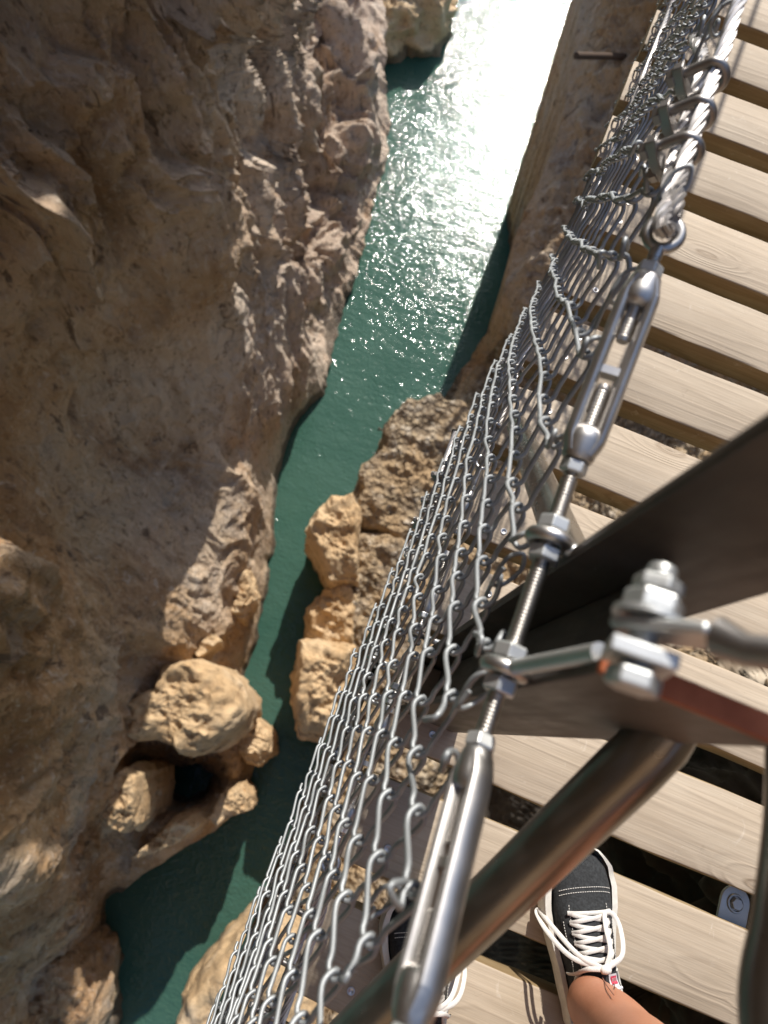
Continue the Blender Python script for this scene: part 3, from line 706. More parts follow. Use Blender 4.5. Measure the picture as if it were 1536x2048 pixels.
mb = MB(); c0 = Yv(0.001) + u * L; tube(mb, [c0 + np.array([0, 0.004, 0]), c0 + u * 0.012, c0 + u * 0.16], [0.0098, 0.0075, 0.0075], 14, ell=0.75); mb.build('bar', M_CLIP, fork, org=c0)

# ---------------------------------------------------------------- brace tubes
def brace(label, A, B, r, mat):
    A = np.asarray(A, float); B = np.asarray(B, float)
    t = thing('brace_tube', label, 'brace', A)
    u = nrm(B - A); L = np.linalg.norm(B - A)
    mb = MB(); lathe(mb, A + u * 0.03, u, [(0, r * 0.55), (0.03, r * 0.92), (0.05, r), (L - 0.09, r), (L - 0.06, r * 0.94), (L - 0.03, r * 0.6)], 32)
    mb.build('tube', mat, t, org=A, sharp=35)
    for Q, sg in ((A, 1), (B, -1)):
        mb = MB(); obox(mb, Q + u * sg * 0.02, u, (1, 0, 0), 0.03, 0.0035, 0.016); mb.build('end_lug', M_ZINC, t, bevel=0.002, org=Q)
    return t
A0 = at(1030, 838, z=0.02); 
FB = np.array([0.168, YP0 + 0.02, 0.60])
brace('stainless brace tube leaning from the deck edge to the front of the post', A0, FB, 0.0205, M_TUBE)
RA, RB_ = at(1235, 1560, d=0.462), at(850, 1932, d=0.568)
uu = nrm(RB_ - RA); tlen = (RB_[2] + 0.02) / -uu[2]
brace('long dark brace tube crossing in front of both shoes', RB_ + uu * tlen, RA - uu * 0.075, 0.0212, M_DTUBE)
P_ = [at(1592, 1480, d=0.36), at(1590, 1650, d=0.345), at(1568, 1850, d=0.33), at(1546, 1960, d=0.325), at(1544, 2050, d=0.32), at(1560, 2200, d=0.31)]
mb = MB(); tube(mb, spline(P_, 40), 0.0145, 20)
tag(mb.build('rail_bar', M_DTUBE, org=P_[0]), 'blurred grey steel rail bar close to the lens at the lower right edge', 'rail')

# ---------------------------------------------------------------- cables, turnbuckles, rods and eyes
def S(name, mat, fn, parent, org, **k):
    mb = MB(); fn(mb); return mb.build(name, mat, parent, org=org, **k)
def turnbuckle(label, A, B, wd, side, rod_r, ends):
    """open frame body from A (post side) to B; ends = list of (point, kind) beyond each end"""
    A = np.asarray(A, float); B = np.asarray(B, float); u, s, n = basis(B - A, side); L = np.linalg.norm(B - A)
    t = thing('turnbuckle', label, 'turnbuckle', A)
    rb = wd * 0.36
    def body(m):
        for Q, sg in ((A, 1), (B, -1)):
            lathe(m, Q, u * sg, [(0, rb * 0.95), (0.002, rb * 1.08), (L * 0.05, rb * 1.16), (L * 0.10, rb * 1.26), (L * 0.14, rb * 1.22), (L * 0.165, rb * 1.0), (L * 0.18, rb * 0.6)], 24)
        for sg in (-1, 1):
            o = wd * 0.345
            pts = [A + u * L * q + s * sg * o * e for q, e in ((0.03, 0.60), (0.07, 0.80), (0.11, 0.96), (0.16, 1.0), (0.5, 1.0), (0.84, 1.0), (0.89, 0.96), (0.93, 0.80), (0.97, 0.60))]
            pts = spline(pts, 40)
            T = np.gradient(pts, axis=0); V = []; f = []
            for p, tt in zip(pts, T):
                tt = nrm(tt); ss = nrm(s - tt * (s @ tt)); nn = np.cross(tt, ss)
                for j in range(12):
                    a = 2 * math.pi * j / 12; V.append(p + ss * wd * 0.165 * math.cos(a) + nn * wd * 0.36 * math.sin(a))
            for i in range(len(pts) - 1):
                for j in range(12): f.append((i * 12 + j, i * 12 + (j + 1) % 12, (i + 1) * 12 + (j + 1) % 12, (i + 1) * 12 + j))
            m.add(V, f)
        obox(m, A + u * L * 0.47, s, u, wd * 0.40, L * 0.020, wd * 0.20)
    S('body', M_STAIN, body, t, A, bevel=0.0012)
    S('threaded_rod', M_THREAD, lambda m: thread(m, A - u * 0.012, A + u * L * 0.40, rod_r), t, A)
    S('threaded_rod', M_THREAD, lambda m: thread(m, B + u * 0.018, B - u * L * 0.36, rod_r), t, A)
    S('nut', M_ZINC, lambda m: hexnut(m, A - u * 0.010, u, rod_r * 1.95, 0.0095, 0.4), t, A, smooth=False, bevel=0.0006)
    S('nut', M_ZINC, lambda m: hexnut(m, B + u * 0.0005, u, rod_r * 1.95, 0.0095, 0.1), t, A, smooth=False, bevel=0.0006)
    if ends is not None:            # eye bolt at the far end
        E_ = np.asarray(ends, float); Rr = rod_r * 2.3
        d = nrm(E_ - B)
        S('eye_bolt', M_STAIN, lambda m: (lathe(m, B + u * 0.016, E_ - d * Rr - B - u * 0.016, [(0, rod_r), (np.linalg.norm(E_ - d * Rr - B - u * 0.016), rod_r * 1.02)], 16),
                                          ring(m, E_, np.cross(d, nrm(np.cross(d, VIEWN(E_)))), Rr, rod_r * 0.85, 36, 12)), t, A)
    return t
def VIEWN(p):
    return nrm(np.array([0, Y0, H]) - np.asarray(p, float))
def clip(label, P, u, out, rr, sep):
    """U bolt cable clip round two ropes: u along the rope, out = direction of the saddle"""
    u, o, n = basis(u, out)
    t = thing('cable_clip', label, 'clip', P, 'U bolt clips on the handrail cable' if 'handrail' in label else None)
    r = rr * 0.66; wid = rr * 1.25 + r * 0.6; dep = sep + rr * 1.1
    pts = [P + o * (dep + rr * 2.2) - n * wid, P + o * rr * 0.6 - n * wid] + [P - o * (wid * math.sin(a)) * 0.9 - n * wid * math.cos(a) for a in np.linspace(0.2, math.pi - 0.2, 12)] + [P + o * rr * 0.6 + n * wid, P + o * (dep + rr * 2.2) + n * wid]
    pts = np.array(pts); pts += u * (np.linspace(-0.25, 0.25, len(pts)) * rr)[:, None]
    S('u_bolt', M_CLIP, lambda m: tube(m, spline(pts, 60), r, 12), t, P)
    c = P + o * (dep + rr * 0.25)
    def saddle(m):
        V = []; f = []; k = 16
        for i in range(k + 1):
            a = i / k * 2 - 1
            q = c + n * a * (wid + r * 2.2) + o * rr * (0.35 - 0.75 * (1 - a * a) * -0.6)
            hw = rr * (1.15 - 0.35 * a * a)
            for d1, d2 in ((-1, 0), (-1, 1), (1, 1), (1, 0)):
                V.append(q + u * hw * d1 * (1 if d2 == 0 else 0.8) + o * rr * (-1.0 if d2 == 0 else 0.35))
        for i in range(k):
            for j in range(4): f.append((i * 4 + j, i * 4 + (j + 1) % 4, i * 4 + 4 + (j + 1) % 4, i * 4 + 4 + j))
        f.append((3, 2, 1, 0)); f.append(tuple(k * 4 + j for j in range(4))); m.add(V, f)
    S('saddle', M_CLIP, saddle, t, P, bevel=rr * 0.12)
    for sg in (-1, 1):
        S('nut', M_CLIP, lambda m: hexnut(m, c + n * sg * wid + o * rr * 0.75, o, r * 1.75, r * 1.5, 0.2 * sg), t, P, smooth=False)
    return t
XT = 0.1
X_ = lambda px, py, dx=0.0: at(px, py, x=XT + dx)
# handrail cable: main part and the dead end turned back through the eye
eye = X_(1327, 468)
main = [X_(1349, 418), X_(1366, 335), X_(1398, 240), X_(1428, 150), X_(1452, 85), X_(1486, -12)]
main += [np.array([0.118, -1.05, 0.775]), np.array([0.15, -0.7, 0.80]), np.array([0.205, -0.2, 0.83]), np.array([0.24, 0.9, 0.93]), np.array([0.26, 3.0, 1.2]), np.array([0.3, 7.0, 1.9])]
loop = [X_(1338, 442), eye + np.array([0.004, 0.004, 0.002]), X_(1322, 455, -0.008), X_(1333, 400, -0.006)]
dead = [X_(1345, 330, -0.004), X_(1372, 240, -0.003), X_(1400, 158, -0.003), X_(1404, 110, -0.004), X_(1388, 80, -0.006)]
RR = 0.0066
hc = thing('handrail_cable', 'thick twisted steel handrail cable running up to the top right', 'cable', eye)
S('main_strand', M_ROPE, lambda m: rope(m, spline(main[::-1] + loop[:2], 220), RR, step=0.006), hc, eye)
S('dead_end', M_ROPE, lambda m: rope(m, spline([eye + np.array([0.004, 0.004, 0.002])] + loop[2:] + dead, 90), RR * 0.97, step=0.005), hc, eye)
S('end_binding', M_ROPE, lambda m: lathe(m, dead[-1], dead[-1] - dead[-2], [(0, RR * 1.02), (0.002, RR * 1.0), (0.0021, RR * 0.5)], 14), hc, eye)
for (px, py, nme) in ((1425, 152, 'farthest U bolt clip on the handrail cable, by the turned back rope end'), (1398, 228, 'middle one of three U bolt clips on the handrail cable'), (1373, 300, 'lowest U bolt clip on the handrail cable, nearest the eye')):
    P = X_(px, py); u = nrm(X_(px + 12, py - 40) - P)
    clip(nme, P, u, nrm(np.array([-0.55, -0.25, -0.55])), RR, 0.013)
# top turnbuckle ahead of the post, eye rings, threaded rod, turnbuckle behind the post
tA, tB = X_(1152, 922), X_(1293, 555)
turnbuckle('large stainless turnbuckle on the handrail cable, ahead of the post', tA, tB, 0.030, np.cross(nrm(tB - tA), VIEWN(tA)), 0.0052, eye)
eT1, eT2 = X_(1098, 1080), X_(1011, 1338)
rA, rB = X_(1139, 957), X_(964, 1476)
rod = thing('threaded_rod', 'shiny threaded rod through two eye rings beside the top of the post', 'rod', eT1)
S('rod', M_THREAD, lambda m: thread(m, rA, rB, 0.0061), rod, eT1)
ur = nrm(rB - rA)
for q, off in ((eT1, -0.0165), (eT1, 0.006), (eT2, -0.0165), (eT2, 0.006)):
    S('nut', M_ZINC, lambda m: hexnut(m, q + ur * off, ur, 0.0118, 0.0105, 0.35), rod, eT1, smooth=False, bevel=0.0006)
def eye_bolt(label, q, to, r0=0.0125):
    t = thing('eye_bolt', label, 'eye bolt', q)
    S('ring', M_STAIN, lambda m: ring(m, q, ur, r0, 0.0052, 32, 12), t, q)
    v = np.asarray(to) - q; L = np.linalg.norm(v); d = v / L
    S('shank', M_ZINC, lambda m: tube(m, [q + d * (r0 + 0.001), q + d * L], 0.0052, 12), t, q)
    return t
eye_bolt('upper eye ring holding the threaded rod, at the front edge of the post', eT1, np.array([PX0 + 0.02, YP0 - 0.004, eT1[2] + 0.008]))
eye_bolt('lower eye ring on a grey shank that reaches the rusty plate', eT2, at(1200, 1305, x=0.116))
tA2, tB2 = X_(957, 1502), X_(818, 2052)
turnbuckle('blurred stainless turnbuckle behind the post, crossing over the left shoe', tA2, tB2, 0.0255, np.array([0.45, 0, 1.0]), 0.0052, X_(790, 2150))

def low_line(x, z, ys, words, rr, clips, far=0.0):
    """lower cable with its two turnbuckles and the rod past the post; ys = picture rows"""
    Pt = lambda py, dz=0.0: np.array([x, y_on(x, z, py), z + dz])
    fA, fB, eF, e1, e2, bA, bB, eR = [Pt(q) for q in ys]
    nside = np.cross(nrm(fB - fA), VIEWN(fA))
    turnbuckle('small stainless turnbuckle on the %s, ahead of the post' % words, fA, fB, 0.024, nside, 0.005, eF)
    turnbuckle('small stainless turnbuckle on the %s, behind the post' % words, bA, bB, 0.024, nside, 0.005, eR)
    t = thing('threaded_rod', 'threaded rod of the %s where it passes the post' % words, 'rod', e1)
    S('rod', M_THREAD, lambda m: thread(m, fA + np.array([0, -0.01, 0]), bA + np.array([0, 0.01, 0]), 0.005), t, e1)
    for q in (e1, e2):
        for off in (-0.016, 0.006): S('nut', M_ZINC, lambda m: hexnut(m, q + np.array([0, off, 0]), (0, 1, 0), 0.010, 0.0095, 0.3), t, e1, smooth=False)
    for q, wd_, yy in ((e1, 'front', YP0), (e2, 'rear', YP1)):
        tt = thing('eye_bolt', 'eye ring of the %s at the %s of the post' % (words, wd_), 'eye bolt', q)
        S('ring', M_STAIN, lambda m: ring(m, q, (0, 1, 0), 0.0105, 0.0042, 28, 10), tt, q)
        S('shank', M_ZINC, lambda m: tube(m, [q + np.array([0.011, 0, 0]), np.array([PX0 + 0.01, q[1], z])], 0.005, 10), tt, q)
    t = thing('wire_rope', 'wire rope of the %s ahead of the post' % words, 'cable', eF)
    pts = [eF, eF + np.array([0.002, 0.1, 0.0]), Pt(ys[2] - 200), np.array([x * 0.7 + 0.05 + far, -0.6, z + 0.0]), np.array([0.12 + far, 0.3, z + 0.02]), np.array([0.13 + far, 1.6, z + 0.1])]
    S('main_strand', M_ROPE, lambda m: rope(m, spline(pts, 120), rr, step=0.008), t, eF)
    S('dead_end', M_ROPE, lambda m: rope(m, spline([eF, eF + np.array([-0.012, 0.06, 0.002]), eF + np.array([-0.015, 0.14, 0.0]), eF + np.array([-0.018, 0.24, 0.002])], 40), rr, step=0.008), t, eF)
    t = thing('wire_rope', 'wire rope of the %s behind the post' % words, 'cable', eR)
    S('main_strand', M_ROPE, lambda m: rope(m, spline([eR, eR + np.array([0, -0.1, 0]), eR + np.array([0, -0.5, 0]), eR + np.array([0, -1.4, 0.02])], 80), rr, step=0.008), t, eR)
    S('dead_end', M_ROPE, lambda m: rope(m, spline([eR, eR + np.array([0.014, -0.06, 0.002]), eR + np.array([0.014, -0.14, 0.0]), eR + np.array([0.016, -0.26, 0.002])], 40), rr, step=0.008), t, eR)
    for e, sg, wd_ in ((eF, 1, 'ahead of'), (eR, -1, 'behind')):
        for i in range(clips):
            clip('%s U bolt clip on the %s %s the post' % (['nearest', 'second', 'third'][i], words, wd_), e + np.array([0.0, sg * (0.07 + 0.06 * i), 0]), np.array([0, 1, 0]), np.array([-1, 0, -0.25]), rr, 0.012)
low_line(0.088, 0.13, (1225, 985, 925, 1268, 1388, 1425, 1650, 1725), 'middle cable behind the wire mesh', 0.0058, 3)
low_line(0.052, -0.15, (1250, 1110, 1070, 1318, 1392, 1440, 1580, 1640), 'outermost low cable', 0.0058, 2, 0.06)
# loose rope tail with its own clips outside the mesh
q0 = at(905, 885, z=-0.25); pts = [q0, at(893, 950, z=-0.27), at(876, 1010, z=-0.26), at(850, 1055, z=-0.22), at(822, 1085, z=-0.20), at(812, 1110, z=-0.18), at(832, 1112, z=-0.17), at(850, 1080, z=-0.17)]
t = thing('rope_tail', 'pale rope tail curling back outside the mesh over the tan outcrop', 'cable', q0)
S('strand', M_ROPE, lambda m: rope(m, spline(pts, 90), 0.0058, step=0.007), t, q0)
S('end_cap', M_DARKHOLE, lambda m: lathe(m, q0, q0 - pts[1], [(0, 0.0066), (0.03, 0.0064), (0.031, 0.003)], 12), t, q0)
for i, (a, b) in enumerate(((868, 1012), (845, 1052))):
    P = at(a, b, z=-0.24 + i * 0.02); clip('%s small clip on the pale rope tail outside the mesh' % ('upper', 'lower')[i], P, pts[1] - pts[3], np.array([-1, -0.1, 0.1]), 0.0058, 0.006)
mb = MB(); tube(mb, [np.array([0.045, -1.62, -0.19]), np.array([0.045, -2.9, -0.19])], 0.021, 18)
tag(mb.build('edge_pipe', M_TUBE, org=(0.045, -2.2, -0.19)), 'pale metal pipe along the deck edge, seen through the wire mesh', 'pipe')

# ---------------------------------------------------------------- chain link mesh
WY0, WY1, WZ0, WZ1 = -2.62, 1.05, -0.12, 0.715
XBOT = ([-2.7, -2.3, -2.0, -1.85, -1.7, -1.55, -1.4, -1.25, -1.1, -0.95, -0.8, -0.5, 0.0, 0.6, 1.2], [0.026, 0.023, 0.020, 0.018, 0.017, 0.022, 0.030, 0.040, 0.055, 0.072, 0.086, 0.096, 0.110, 0.125, 0.14])
XTOP = ([-2.7, -1.2, -1.0, -0.7, -0.2, 0.9], [0.098, 0.098, 0.112, 0.138, 0.19, 0.225])
def mesh_pt(y, z):
    t = (z - WZ0) / (WZ1 - WZ0)
    xb = np.interp(y, *XBOT); xt = np.interp(y, *XTOP) - 0.004
    e = np.clip(t, 0, 1.1) ** 1.25
    n = fbm(np.array([[y * 2.3, z * 2.6, 3.3]]), 2)[0]; n2 = fbm(np.array([[y * 5 + 9, z * 5, 1.3]]), 2)[0]
    wgt = math.sin(math.pi * min(max(t, 0), 1)) * 0.9 + 0.12
    x = xb + (xt - xb) * e + 0.014 * n * wgt * min(1, (xt - 0.0) / 0.1)
    top = max(0.0, (t - 0.72) / 0.28)
    sag = 0.020 * math.sin(y * 11.0 + 1.3) * top
    return np.array([x, y + 0.014 * n2, z + 0.012 * n - sag])
ST = 0.0424; WR = 0.0024
NW = int((WY1 - WY0) / ST); NZ = int((WZ1 - WZ0) / ST)
fence = thing('wire_mesh_fence', 'galvanised chain link mesh hanging along the bridge edge from the handrail cable', 'wire mesh', (0.06, -1.7, 0.0))
for i in range(NW):
    base = WY0 + i * ST
    pts = []
    rj = random.Random(i)
    top_k = NZ - (1 if rj.random() < 0.25 else 0)
    prev_off = None
    for k in range(top_k + 1):
        right = (k + i) % 2 == 0
        y = base + (ST if right else 0.0); z = WZ0 + k * ST
        c = mesh_pt(y, z) + np.array([fbm(np.array([[y * 9 + 3, z * 9, 7.7]]), 2)[0] * 0.004, fbm(np.array([[y * 13, z * 13, 2.2]]), 2)[0] * 0.007, fbm(np.array([[y * 13 + 5, z * 13, 5.2]]), 2)[0] * 0.006])
        ex = WR * 1.4 * (1 if right else -1)
        # (+y,-z) strands lie on the outer face, (+y,+z) strands on the inner face
        nI, nO = np.array([WR * 2.6, 0, 0]), np.array([-WR * 2.6, 0, 0])
        if right: before, after = nI, nO       # arriving with +y,+z (inner), leaving with -y,+z (outer)
        else: before, after = nO, nI
        sgn = 1 if right else -1
        pts.append(c + np.array([0, -sgn * 0.011, -0.011]) + before)
        pts.append(c + np.array([0, -sgn * 0.0025, -0.0042]) + before * 0.95)
        pts.append(c + np.array([0, ex, 0.0]))
        pts.append(c + np.array([0, -sgn * 0.0025, 0.0042]) + after * 0.95)
        pts.append(c + np.array([0, -sgn * 0.011, 0.011]) + after)
    # twisted barb at the top
    last = pts[-1]
    pts += [last + np.array([rj.uniform(-0.012, 0), (0.010 if i % 2 else -0.010), 0.010]), last + np.array([rj.uniform(-0.016, 0.004), (0.014 if i % 2 else -0.014), -0.004])]
    mb = MB(); near = base < -0.9
    tube(mb, spline(pts, len(pts) * (3 if near else 2)), WR, 7 if near else 5)
    mb.build('mesh_wire', M_GALV, fence, org=(0.06, -1.7, 0.0), sharp=80)
# tie wires that hold the mesh on the handrail line
for i, (px, py) in enumerate(((1245, 575), (1345, 375), (1440, 40), (1015, 1140), (950, 1380), (765, 1800))):
    c = at(px, py, x=0.094); r = random.Random(i)
    hook = [c + np.array([-0.004, -0.02, -0.035]), c + np.array([-0.006, -0.008, -0.012]), c + np.array([-0.004, 0.008, 0.004]), c + np.array([0.006, 0.014, 0.010]), c + np.array([0.010, 0.004, 0.0]), c + np.array([0.002, -0.010, -0.008]), c + np.array([-0.008, -0.016, 0.004]), c + np.array([-0.006, -0.004, 0.014])]
    mb = MB(); tube(mb, spline(hook, 50), 0.0019, 9)
    w_ = ['by the top end of the front turnbuckle', 'between eye and lowest clip of the handrail cable', 'at the top edge of the photo', 'left of the upper eye ring', 'left of the lower eye ring', 'left of the left shoe toe'][i]
    tag(mb.build('tie_wire', M_GALV, org=c), 'bent grey tie wire loop ' + w_, 'wire', 'tie wires of the mesh')

# ---------------------------------------------------------------- person: shoes and lower body
person = thing('person', 'person in black lace up suede shoes with bare tanned ankles standing on the planks', 'person', (0.43, -2.1, 0.0))
def lerp(a, xs, ys): return float(np.interp(a, xs, ys))
SW = ([0, 0.04, 0.12, 0.25, 0.40, 0.55, 0.70, 0.80, 0.90, 0.96, 1.0], [0.006, 0.022, 0.032, 0.035, 0.036, 0.042, 0.048, 0.0475, 0.039, 0.026, 0.006])
SH = ([0, 0.03, 0.10, 0.30, 0.40, 0.46, 0.55, 0.65, 0.75, 0.88, 0.96, 1.0], [0.030, 0.060, 0.070, 0.062, 0.060, 0.070, 0.062, 0.052, 0.042, 0.034, 0.026, 0.010])
def make_shoe(heel, toe, flip):
    heel = np.asarray(heel, float); toe = np.asarray(toe, float); L = np.linalg.norm(toe - heel)
    e = (toe - heel) / L; r = np.array([e[1], -e[0], 0]) * flip          # r points to the outer side of the foot
    up = np.array([0, 0, 1.0])
    def bend(s): return 0.010 * math.sin(math.pi * min(1, max(0, (s - 0.2) / 0.8))) - 0.006 * s
    def ctr(s): return heel + e * L * s + r * (-bend(s))
    def surf(s, v, lift=0.0):
        ww, hh = lerp(s, *SW) * 0.96, lerp(s, *SH)
        a = v * math.pi / 2
        ct = math.cos(a)
        return ctr(s) + r * (ww + lift) * math.copysign(abs(math.sin(a)) ** 0.8, v) + up * (0.022 + (hh + lift) * max(0, ct) ** 0.62)
    up_mb = MB(); ns, nv = 44, 25
    ss = [0.5 - 0.5 * math.cos(math.pi * i / (ns - 1)) for i in range(ns)]
    V = []; f = []
    for s_ in ss:
        for j in range(nv): V.append(surf(s_, -1 + 2 * j / (nv - 1)))
    for i in range(ns - 1):
        for j in range(nv - 1): f.append((i * nv + j, i * nv + j + 1, (i + 1) * nv + j + 1, (i + 1) * nv + j))
    up_mb.add(V, f)
    shoe = up_mb.build('shoe', M_CANVAS, person, org=heel, sharp=80)
    def part(name, mat, fn, **k):
        mb = MB(); fn(mb); return mb.build(name, mat, shoe, org=heel, **k)
    def sole(m):
        n = 40; prof = [(0.000, 0.99), (0.004, 1.18), (0.028, 1.22), (0.038, 1.15), (0.039, 0.97)]
        sts = [0.5 - 0.5 * math.cos(math.pi * i / n) for i in range(n + 1)]
        loop = [(s_, 1) for s_ in sts] + [(s_, -1) for s_ in sts[::-1][1:-1]]
        V = []; f = []; k = len(loop)
        for z, sc in prof:
            for s_, sd in loop:
                q = ctr(s_ + (0.012 if s_ > 0.97 else (-0.012 if s_ < 0.03 else 0)) * sc) + r * sd * (lerp(s_, *SW) + 0.0015) * sc + up * (z + (0.012 if s_ > 0.85 and z > 0.01 else 0) * min(1, (s_ - 0.85) / 0.12 if s_ > 0.85 else 0))
                V.append(q)
        for i in range(len(prof) - 1):
            for j in range(k): f.append((i * k + j, i * k + (j + 1) % k, (i + 1) * k + (j + 1) % k, (i + 1) * k + j))
        f.append(tuple(range(k))[::-1]); m.add(V, f)
    part('sole', M_RUBBER, sole, sharp=45)
    def stitch(m):
        def dash(pts):
            pts = even(pts, 0.0034)
            for a in range(0, len(pts) - 1, 1):
                tube(m, [pts[a], pts[a] + (pts[a + 1] - pts[a]) * 0.62], 0.00055, 4)
        for off in (0.0, 0.022):
            dash(np.array([surf(0.74 + 0.055 * (1 - v * v) + off, v, 0.0006) for v in np.linspace(-0.62, 0.62, 26)]))
        for sg in (-1, 1):
            dash(np.array([surf(s_, sg * (0.40 - 0.12 * (s_ - 0.45)), 0.0006) for s_ in np.linspace(0.42, 0.74, 16)]))
            dash(np.array([surf(s_, sg * (0.62 + 0.25 * (0.5 - s_)), 0.0006) for s_ in np.linspace(0.10, 0.66, 26)]))
    part('stitching', M_LACE, stitch)
    def collar(m):
        tube(m, spline([surf(0.44, -0.42, 0.002), surf(0.36, -0.62, 0.003), surf(0.22, -0.62, 0.003), surf(0.08, -0.5, 0.003), surf(0.035, 0, 0.004), surf(0.08, 0.5, 0.003), surf(0.22, 0.62, 0.003), surf(0.36, 0.62, 0.003), surf(0.44, 0.42, 0.002)], 60), 0.0032, 8)
    part('collar', M_RUBBER, collar)
    def tongue(m):
        V = []; f = []; a_, b_ = 10, 9
        for i in range(a_ + 1):
            s_ = 0.66 - 0.30 * i / a_
            for j in range(b_ + 1):
                v = (-1 + 2 * j / b_) * (0.26 + 0.10 * i / a_)
                V.append(surf(s_, v, 0.0022 + 0.010 * max(0, (i - 5) / 5) ** 1.5))
        w_ = b_ + 1
        for i in range(a_):
            for j in range(b_): f.append((i * w_ + j, i * w_ + j + 1, (i + 1) * w_ + j + 1, (i + 1) * w_ + j))
        n0 = len(V); V2 = [q - up * 0.003 for q in V]; m.add(V + V2, f + [tuple(n0 + q for q in g)[::-1] for g in f])
        edge = [V[a_ * w_ + j] for j in range(w_)]
    tg = part('tongue', M_CANVAS, tongue)
    part('tongue_edge', M_TAG, lambda m: tube(m, [surf(0.362, v, 0.0115) for v in np.linspace(-0.36, 0.36, 14)], 0.0022, 8))
    def patch(m, s0, s1, v0, v1, lift, nn=5):
        V = [surf(s0 + (s1 - s0) * i / nn, v0 + (v1 - v0) * j / nn, lift(s0 + (s1 - s0) * i / nn)) for i in range(nn + 1) for j in range(nn + 1)]
        m.add(V, [(i * 6 + j, i * 6 + j + 1, (i + 1) * 6 + j + 1, (i + 1) * 6 + j) for i in range(nn) for j in range(nn)])
    lf = lambda d: (lambda s_: d + 0.0022 + 0.010 * max(0, ((0.66 - s_) / 0.30 * 10 - 5) / 5) ** 1.5)
    part('label_tag', M_TAG, lambda m: patch(m, 0.372, 0.432, 0.10, 0.30, lf(0.0012)))
    def red(m):
        patch(m, 0.385, 0.422, 0.13, 0.27, lf(0.0020))
    part('red_mark', M_RED, red)
    # white wordmark strokes on the red patch are too small to read: three pale ticks
    def ticks(m):
        for v in (0.15, 0.18, 0.21, 0.24):
            tube(m, [surf(0.396, v, lf(0.0026)(0.396)), surf(0.413, v + 0.008, lf(0.0026)(0.413))], 0.0004, 4)
    part('red_mark_lettering', M_TAG, ticks)
    # laces
    def strap(m, pts, w_=0.0030, th=0.32, n=26):
        P = spline(pts, n); T = np.gradient(P, axis=0); V = []; f = []
        for p, tt in zip(P, T):
            tt = nrm(tt); sd = np.cross(tt, up); sd = nrm(sd) if np.linalg.norm(sd) > 1e-3 else r; nn = np.cross(sd, tt)
            for j in range(8):
                a = 2 * math.pi * j / 8; V.append(p + sd * w_ * math.cos(a) + nn * w_ * th * math.sin(a))
        for i in range(len(P) - 1):
            for j in range(8): f.append((i * 8 + j, i * 8 + (j + 1) % 8, (i + 1) * 8 + (j + 1) % 8, (i + 1) * 8 + j))
        f.append(tuple(range(8))[::-1]); f.append(tuple((len(P) - 1) * 8 + j for j in range(8))); m.add(V, f)
    rows = [0.70, 0.655, 0.61, 0.565, 0.52, 0.475]
    def crosses(m):
        strap(m, [surf(rows[0], v, 0.004) for v in (-0.40, -0.2, 0.0, 0.2, 0.40)])
        for a, b in zip(rows[:-1], rows[1:]):
            for sg, lf_ in ((-1, 0.0052), (1, 0.0066)):
                strap(m, [surf(a, sg * 0.40, 0.002), surf(a * 0.7 + b * 0.3, sg * 0.17, lf_), surf(a * 0.3 + b * 0.7, -sg * 0.17, lf_), surf(b, -sg * 0.40, 0.002)], n=16)
    part('lace', M_LACE, crosses)
    K = surf(0.465, 0.02, 0.012)
    def bow(m):
        Lf = lambda s_, v, l: surf(s_, v, l)
        strap(m, [K, Lf(0.52, 0.32, 0.018), Lf(0.62, 0.42, 0.016), Lf(0.69, 0.33, 0.012), Lf(0.70, 0.18, 0.010), Lf(0.64, 0.13, 0.014), Lf(0.55, 0.12, 0.017), K], 0.0034, 0.34, 50)
        strap(m, [K, Lf(0.53, -0.30, 0.018), Lf(0.62, -0.72, 0.012), Lf(0.68, -1.02, 0.016), Lf(0.66, -1.06, 0.020), Lf(0.60, -0.80, 0.020), Lf(0.52, -0.42, 0.020), K], 0.0034, 0.34, 50)
        strap(m, [K, Lf(0.50, 0.25, 0.014), Lf(0.49, 0.55, 0.008), Lf(0.44, 0.80, 0.006)], 0.0033, 0.34)
        strap(m, [K, Lf(0.47, -0.22, 0.014), Lf(0.43, -0.50, 0.010), Lf(0.41, -0.72, 0.008)], 0.0033, 0.34)
        lathe(m, K - r * 0.008, r, [(0, 0.002), (0.002, 0.0052), (0.008, 0.0062), (0.014, 0.0052), (0.016, 0.002)], 12)
    part('lace_bow', M_LACE, bow)
    return ctr(0.24)
hR, tR = at(1190, 2098, z=0.02), at(1150, 1693, z=0.02); hR[2] = tR[2] = 0
hL, tL = at(820, 2172, z=0.02), at(836, 1783, z=0.02); hL[2] = tL[2] = 0
aR = make_shoe(hR, tR, 1); aL = make_shoe(hL, tL, -1)
R1, R2 = at(1186, 2012, z=0.105), at(1252, 2082, z=0.22)
kR = at(1400, 2360, z=0.48)
hipR, hipL = np.array([0.60, -2.62, 0.90]), np.array([0.42, -2.62, 0.90])
L1 = aL + np.array([0.01, -0.012, 0.115]); kL = np.array([aL[0] + 0.05, aL[1] - 0.16, 0.50]); L2 = (L1 * 0.5 + kL * 0.5) + np.array([0, -0.015, 0])
mb = MB()
RADR = ([0, 0.16, 0.32, 0.5, 0.62, 0.78, 1.0], [0.035, 0.034, 0.039, 0.047, 0.054, 0.066, 0.086])
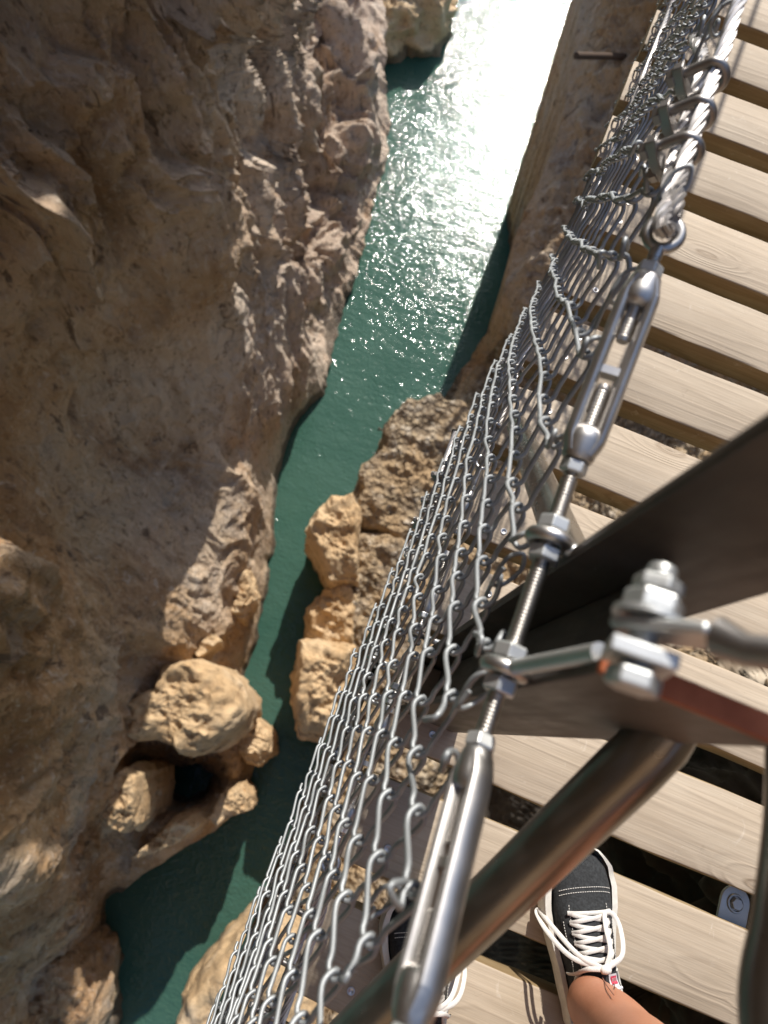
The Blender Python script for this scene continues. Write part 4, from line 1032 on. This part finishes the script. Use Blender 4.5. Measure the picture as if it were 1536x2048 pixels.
for pts in ([aR + np.array([0, 0, 0.045]), R1, R2, kR, (kR + hipR) / 2, hipR], [aL + np.array([0, 0, 0.045]), L1, L2, kL, (kL + hipL) / 2, hipL]):
    P = spline(pts, 60); rr = [lerp(q, *RADR) for q in np.linspace(0, 1, 60)]
    tube(mb, P, rr, 24, ell=1.0)
lathe(mb, np.array([0.37, -2.63, 0.93]), (1, 0, 0), [(0, 0.04), (0.03, 0.10), (0.14, 0.115), (0.25, 0.10), (0.28, 0.04)], 24)
body = mb.build('body', M_SKIN, person, org=(0.43, -2.1, 0))
rm = body.modifiers.new('remesh', 'REMESH'); rm.mode = 'VOXEL'; rm.voxel_size = 0.006; rm.use_smooth_shade = True
sm = body.modifiers.new('smooth', 'SMOOTH'); sm.factor = 0.5; sm.iterations = 6
mb = MB()
for hp, kn in ((hipR, kR), (hipL, kL)):
    P = spline([hp + np.array([0, 0, 0.06]), hp, hp * 0.62 + kn * 0.38], 24); tube(mb, P, np.linspace(0.112, 0.098, 24), 24, cap=False)
lathe(mb, np.array([0.355, -2.63, 0.95]), (1, 0, 0), [(0, 0.05), (0.03, 0.115), (0.15, 0.13), (0.28, 0.115), (0.31, 0.05)], 24)
mb.build('shorts', M_DENIM, person, org=(0.43, -2.1, 0))
def on_leg(px, py):                      # point on the skin of the right shin under a picture point
    v = ray(px, py); o = np.array([0, Y0, H]); best = None
    for t in np.linspace(0.6, 1.15, 400):
        p = o + v * t; d = R2 - R1; a = np.clip(((p - R1) @ d) / (d @ d), -0.3, 1.2); q = R1 + d * a
        if np.linalg.norm(p - q) < 0.0375 + 0.010 * max(0, a): return p - v * 0.0006
    return o + v * 1.0
ink = [[(1184, 1905), (1190, 1925), (1206, 1935), (1215, 1925), (1204, 1914), (1198, 1920)], [(1196, 1903), (1212, 1912), (1224, 1930), (1228, 1950)], [(1208, 1940), (1214, 1955), (1226, 1962), (1230, 1975)], [(1190, 1922), (1200, 1945), (1212, 1968), (1228, 1990)]]
mb = MB()
for k in ink: tube(mb, spline([on_leg(*q) for q in k], 24), 0.0007, 5)
mb.build('tattoo', M_INK, person, org=(0.43, -2.1, 0))
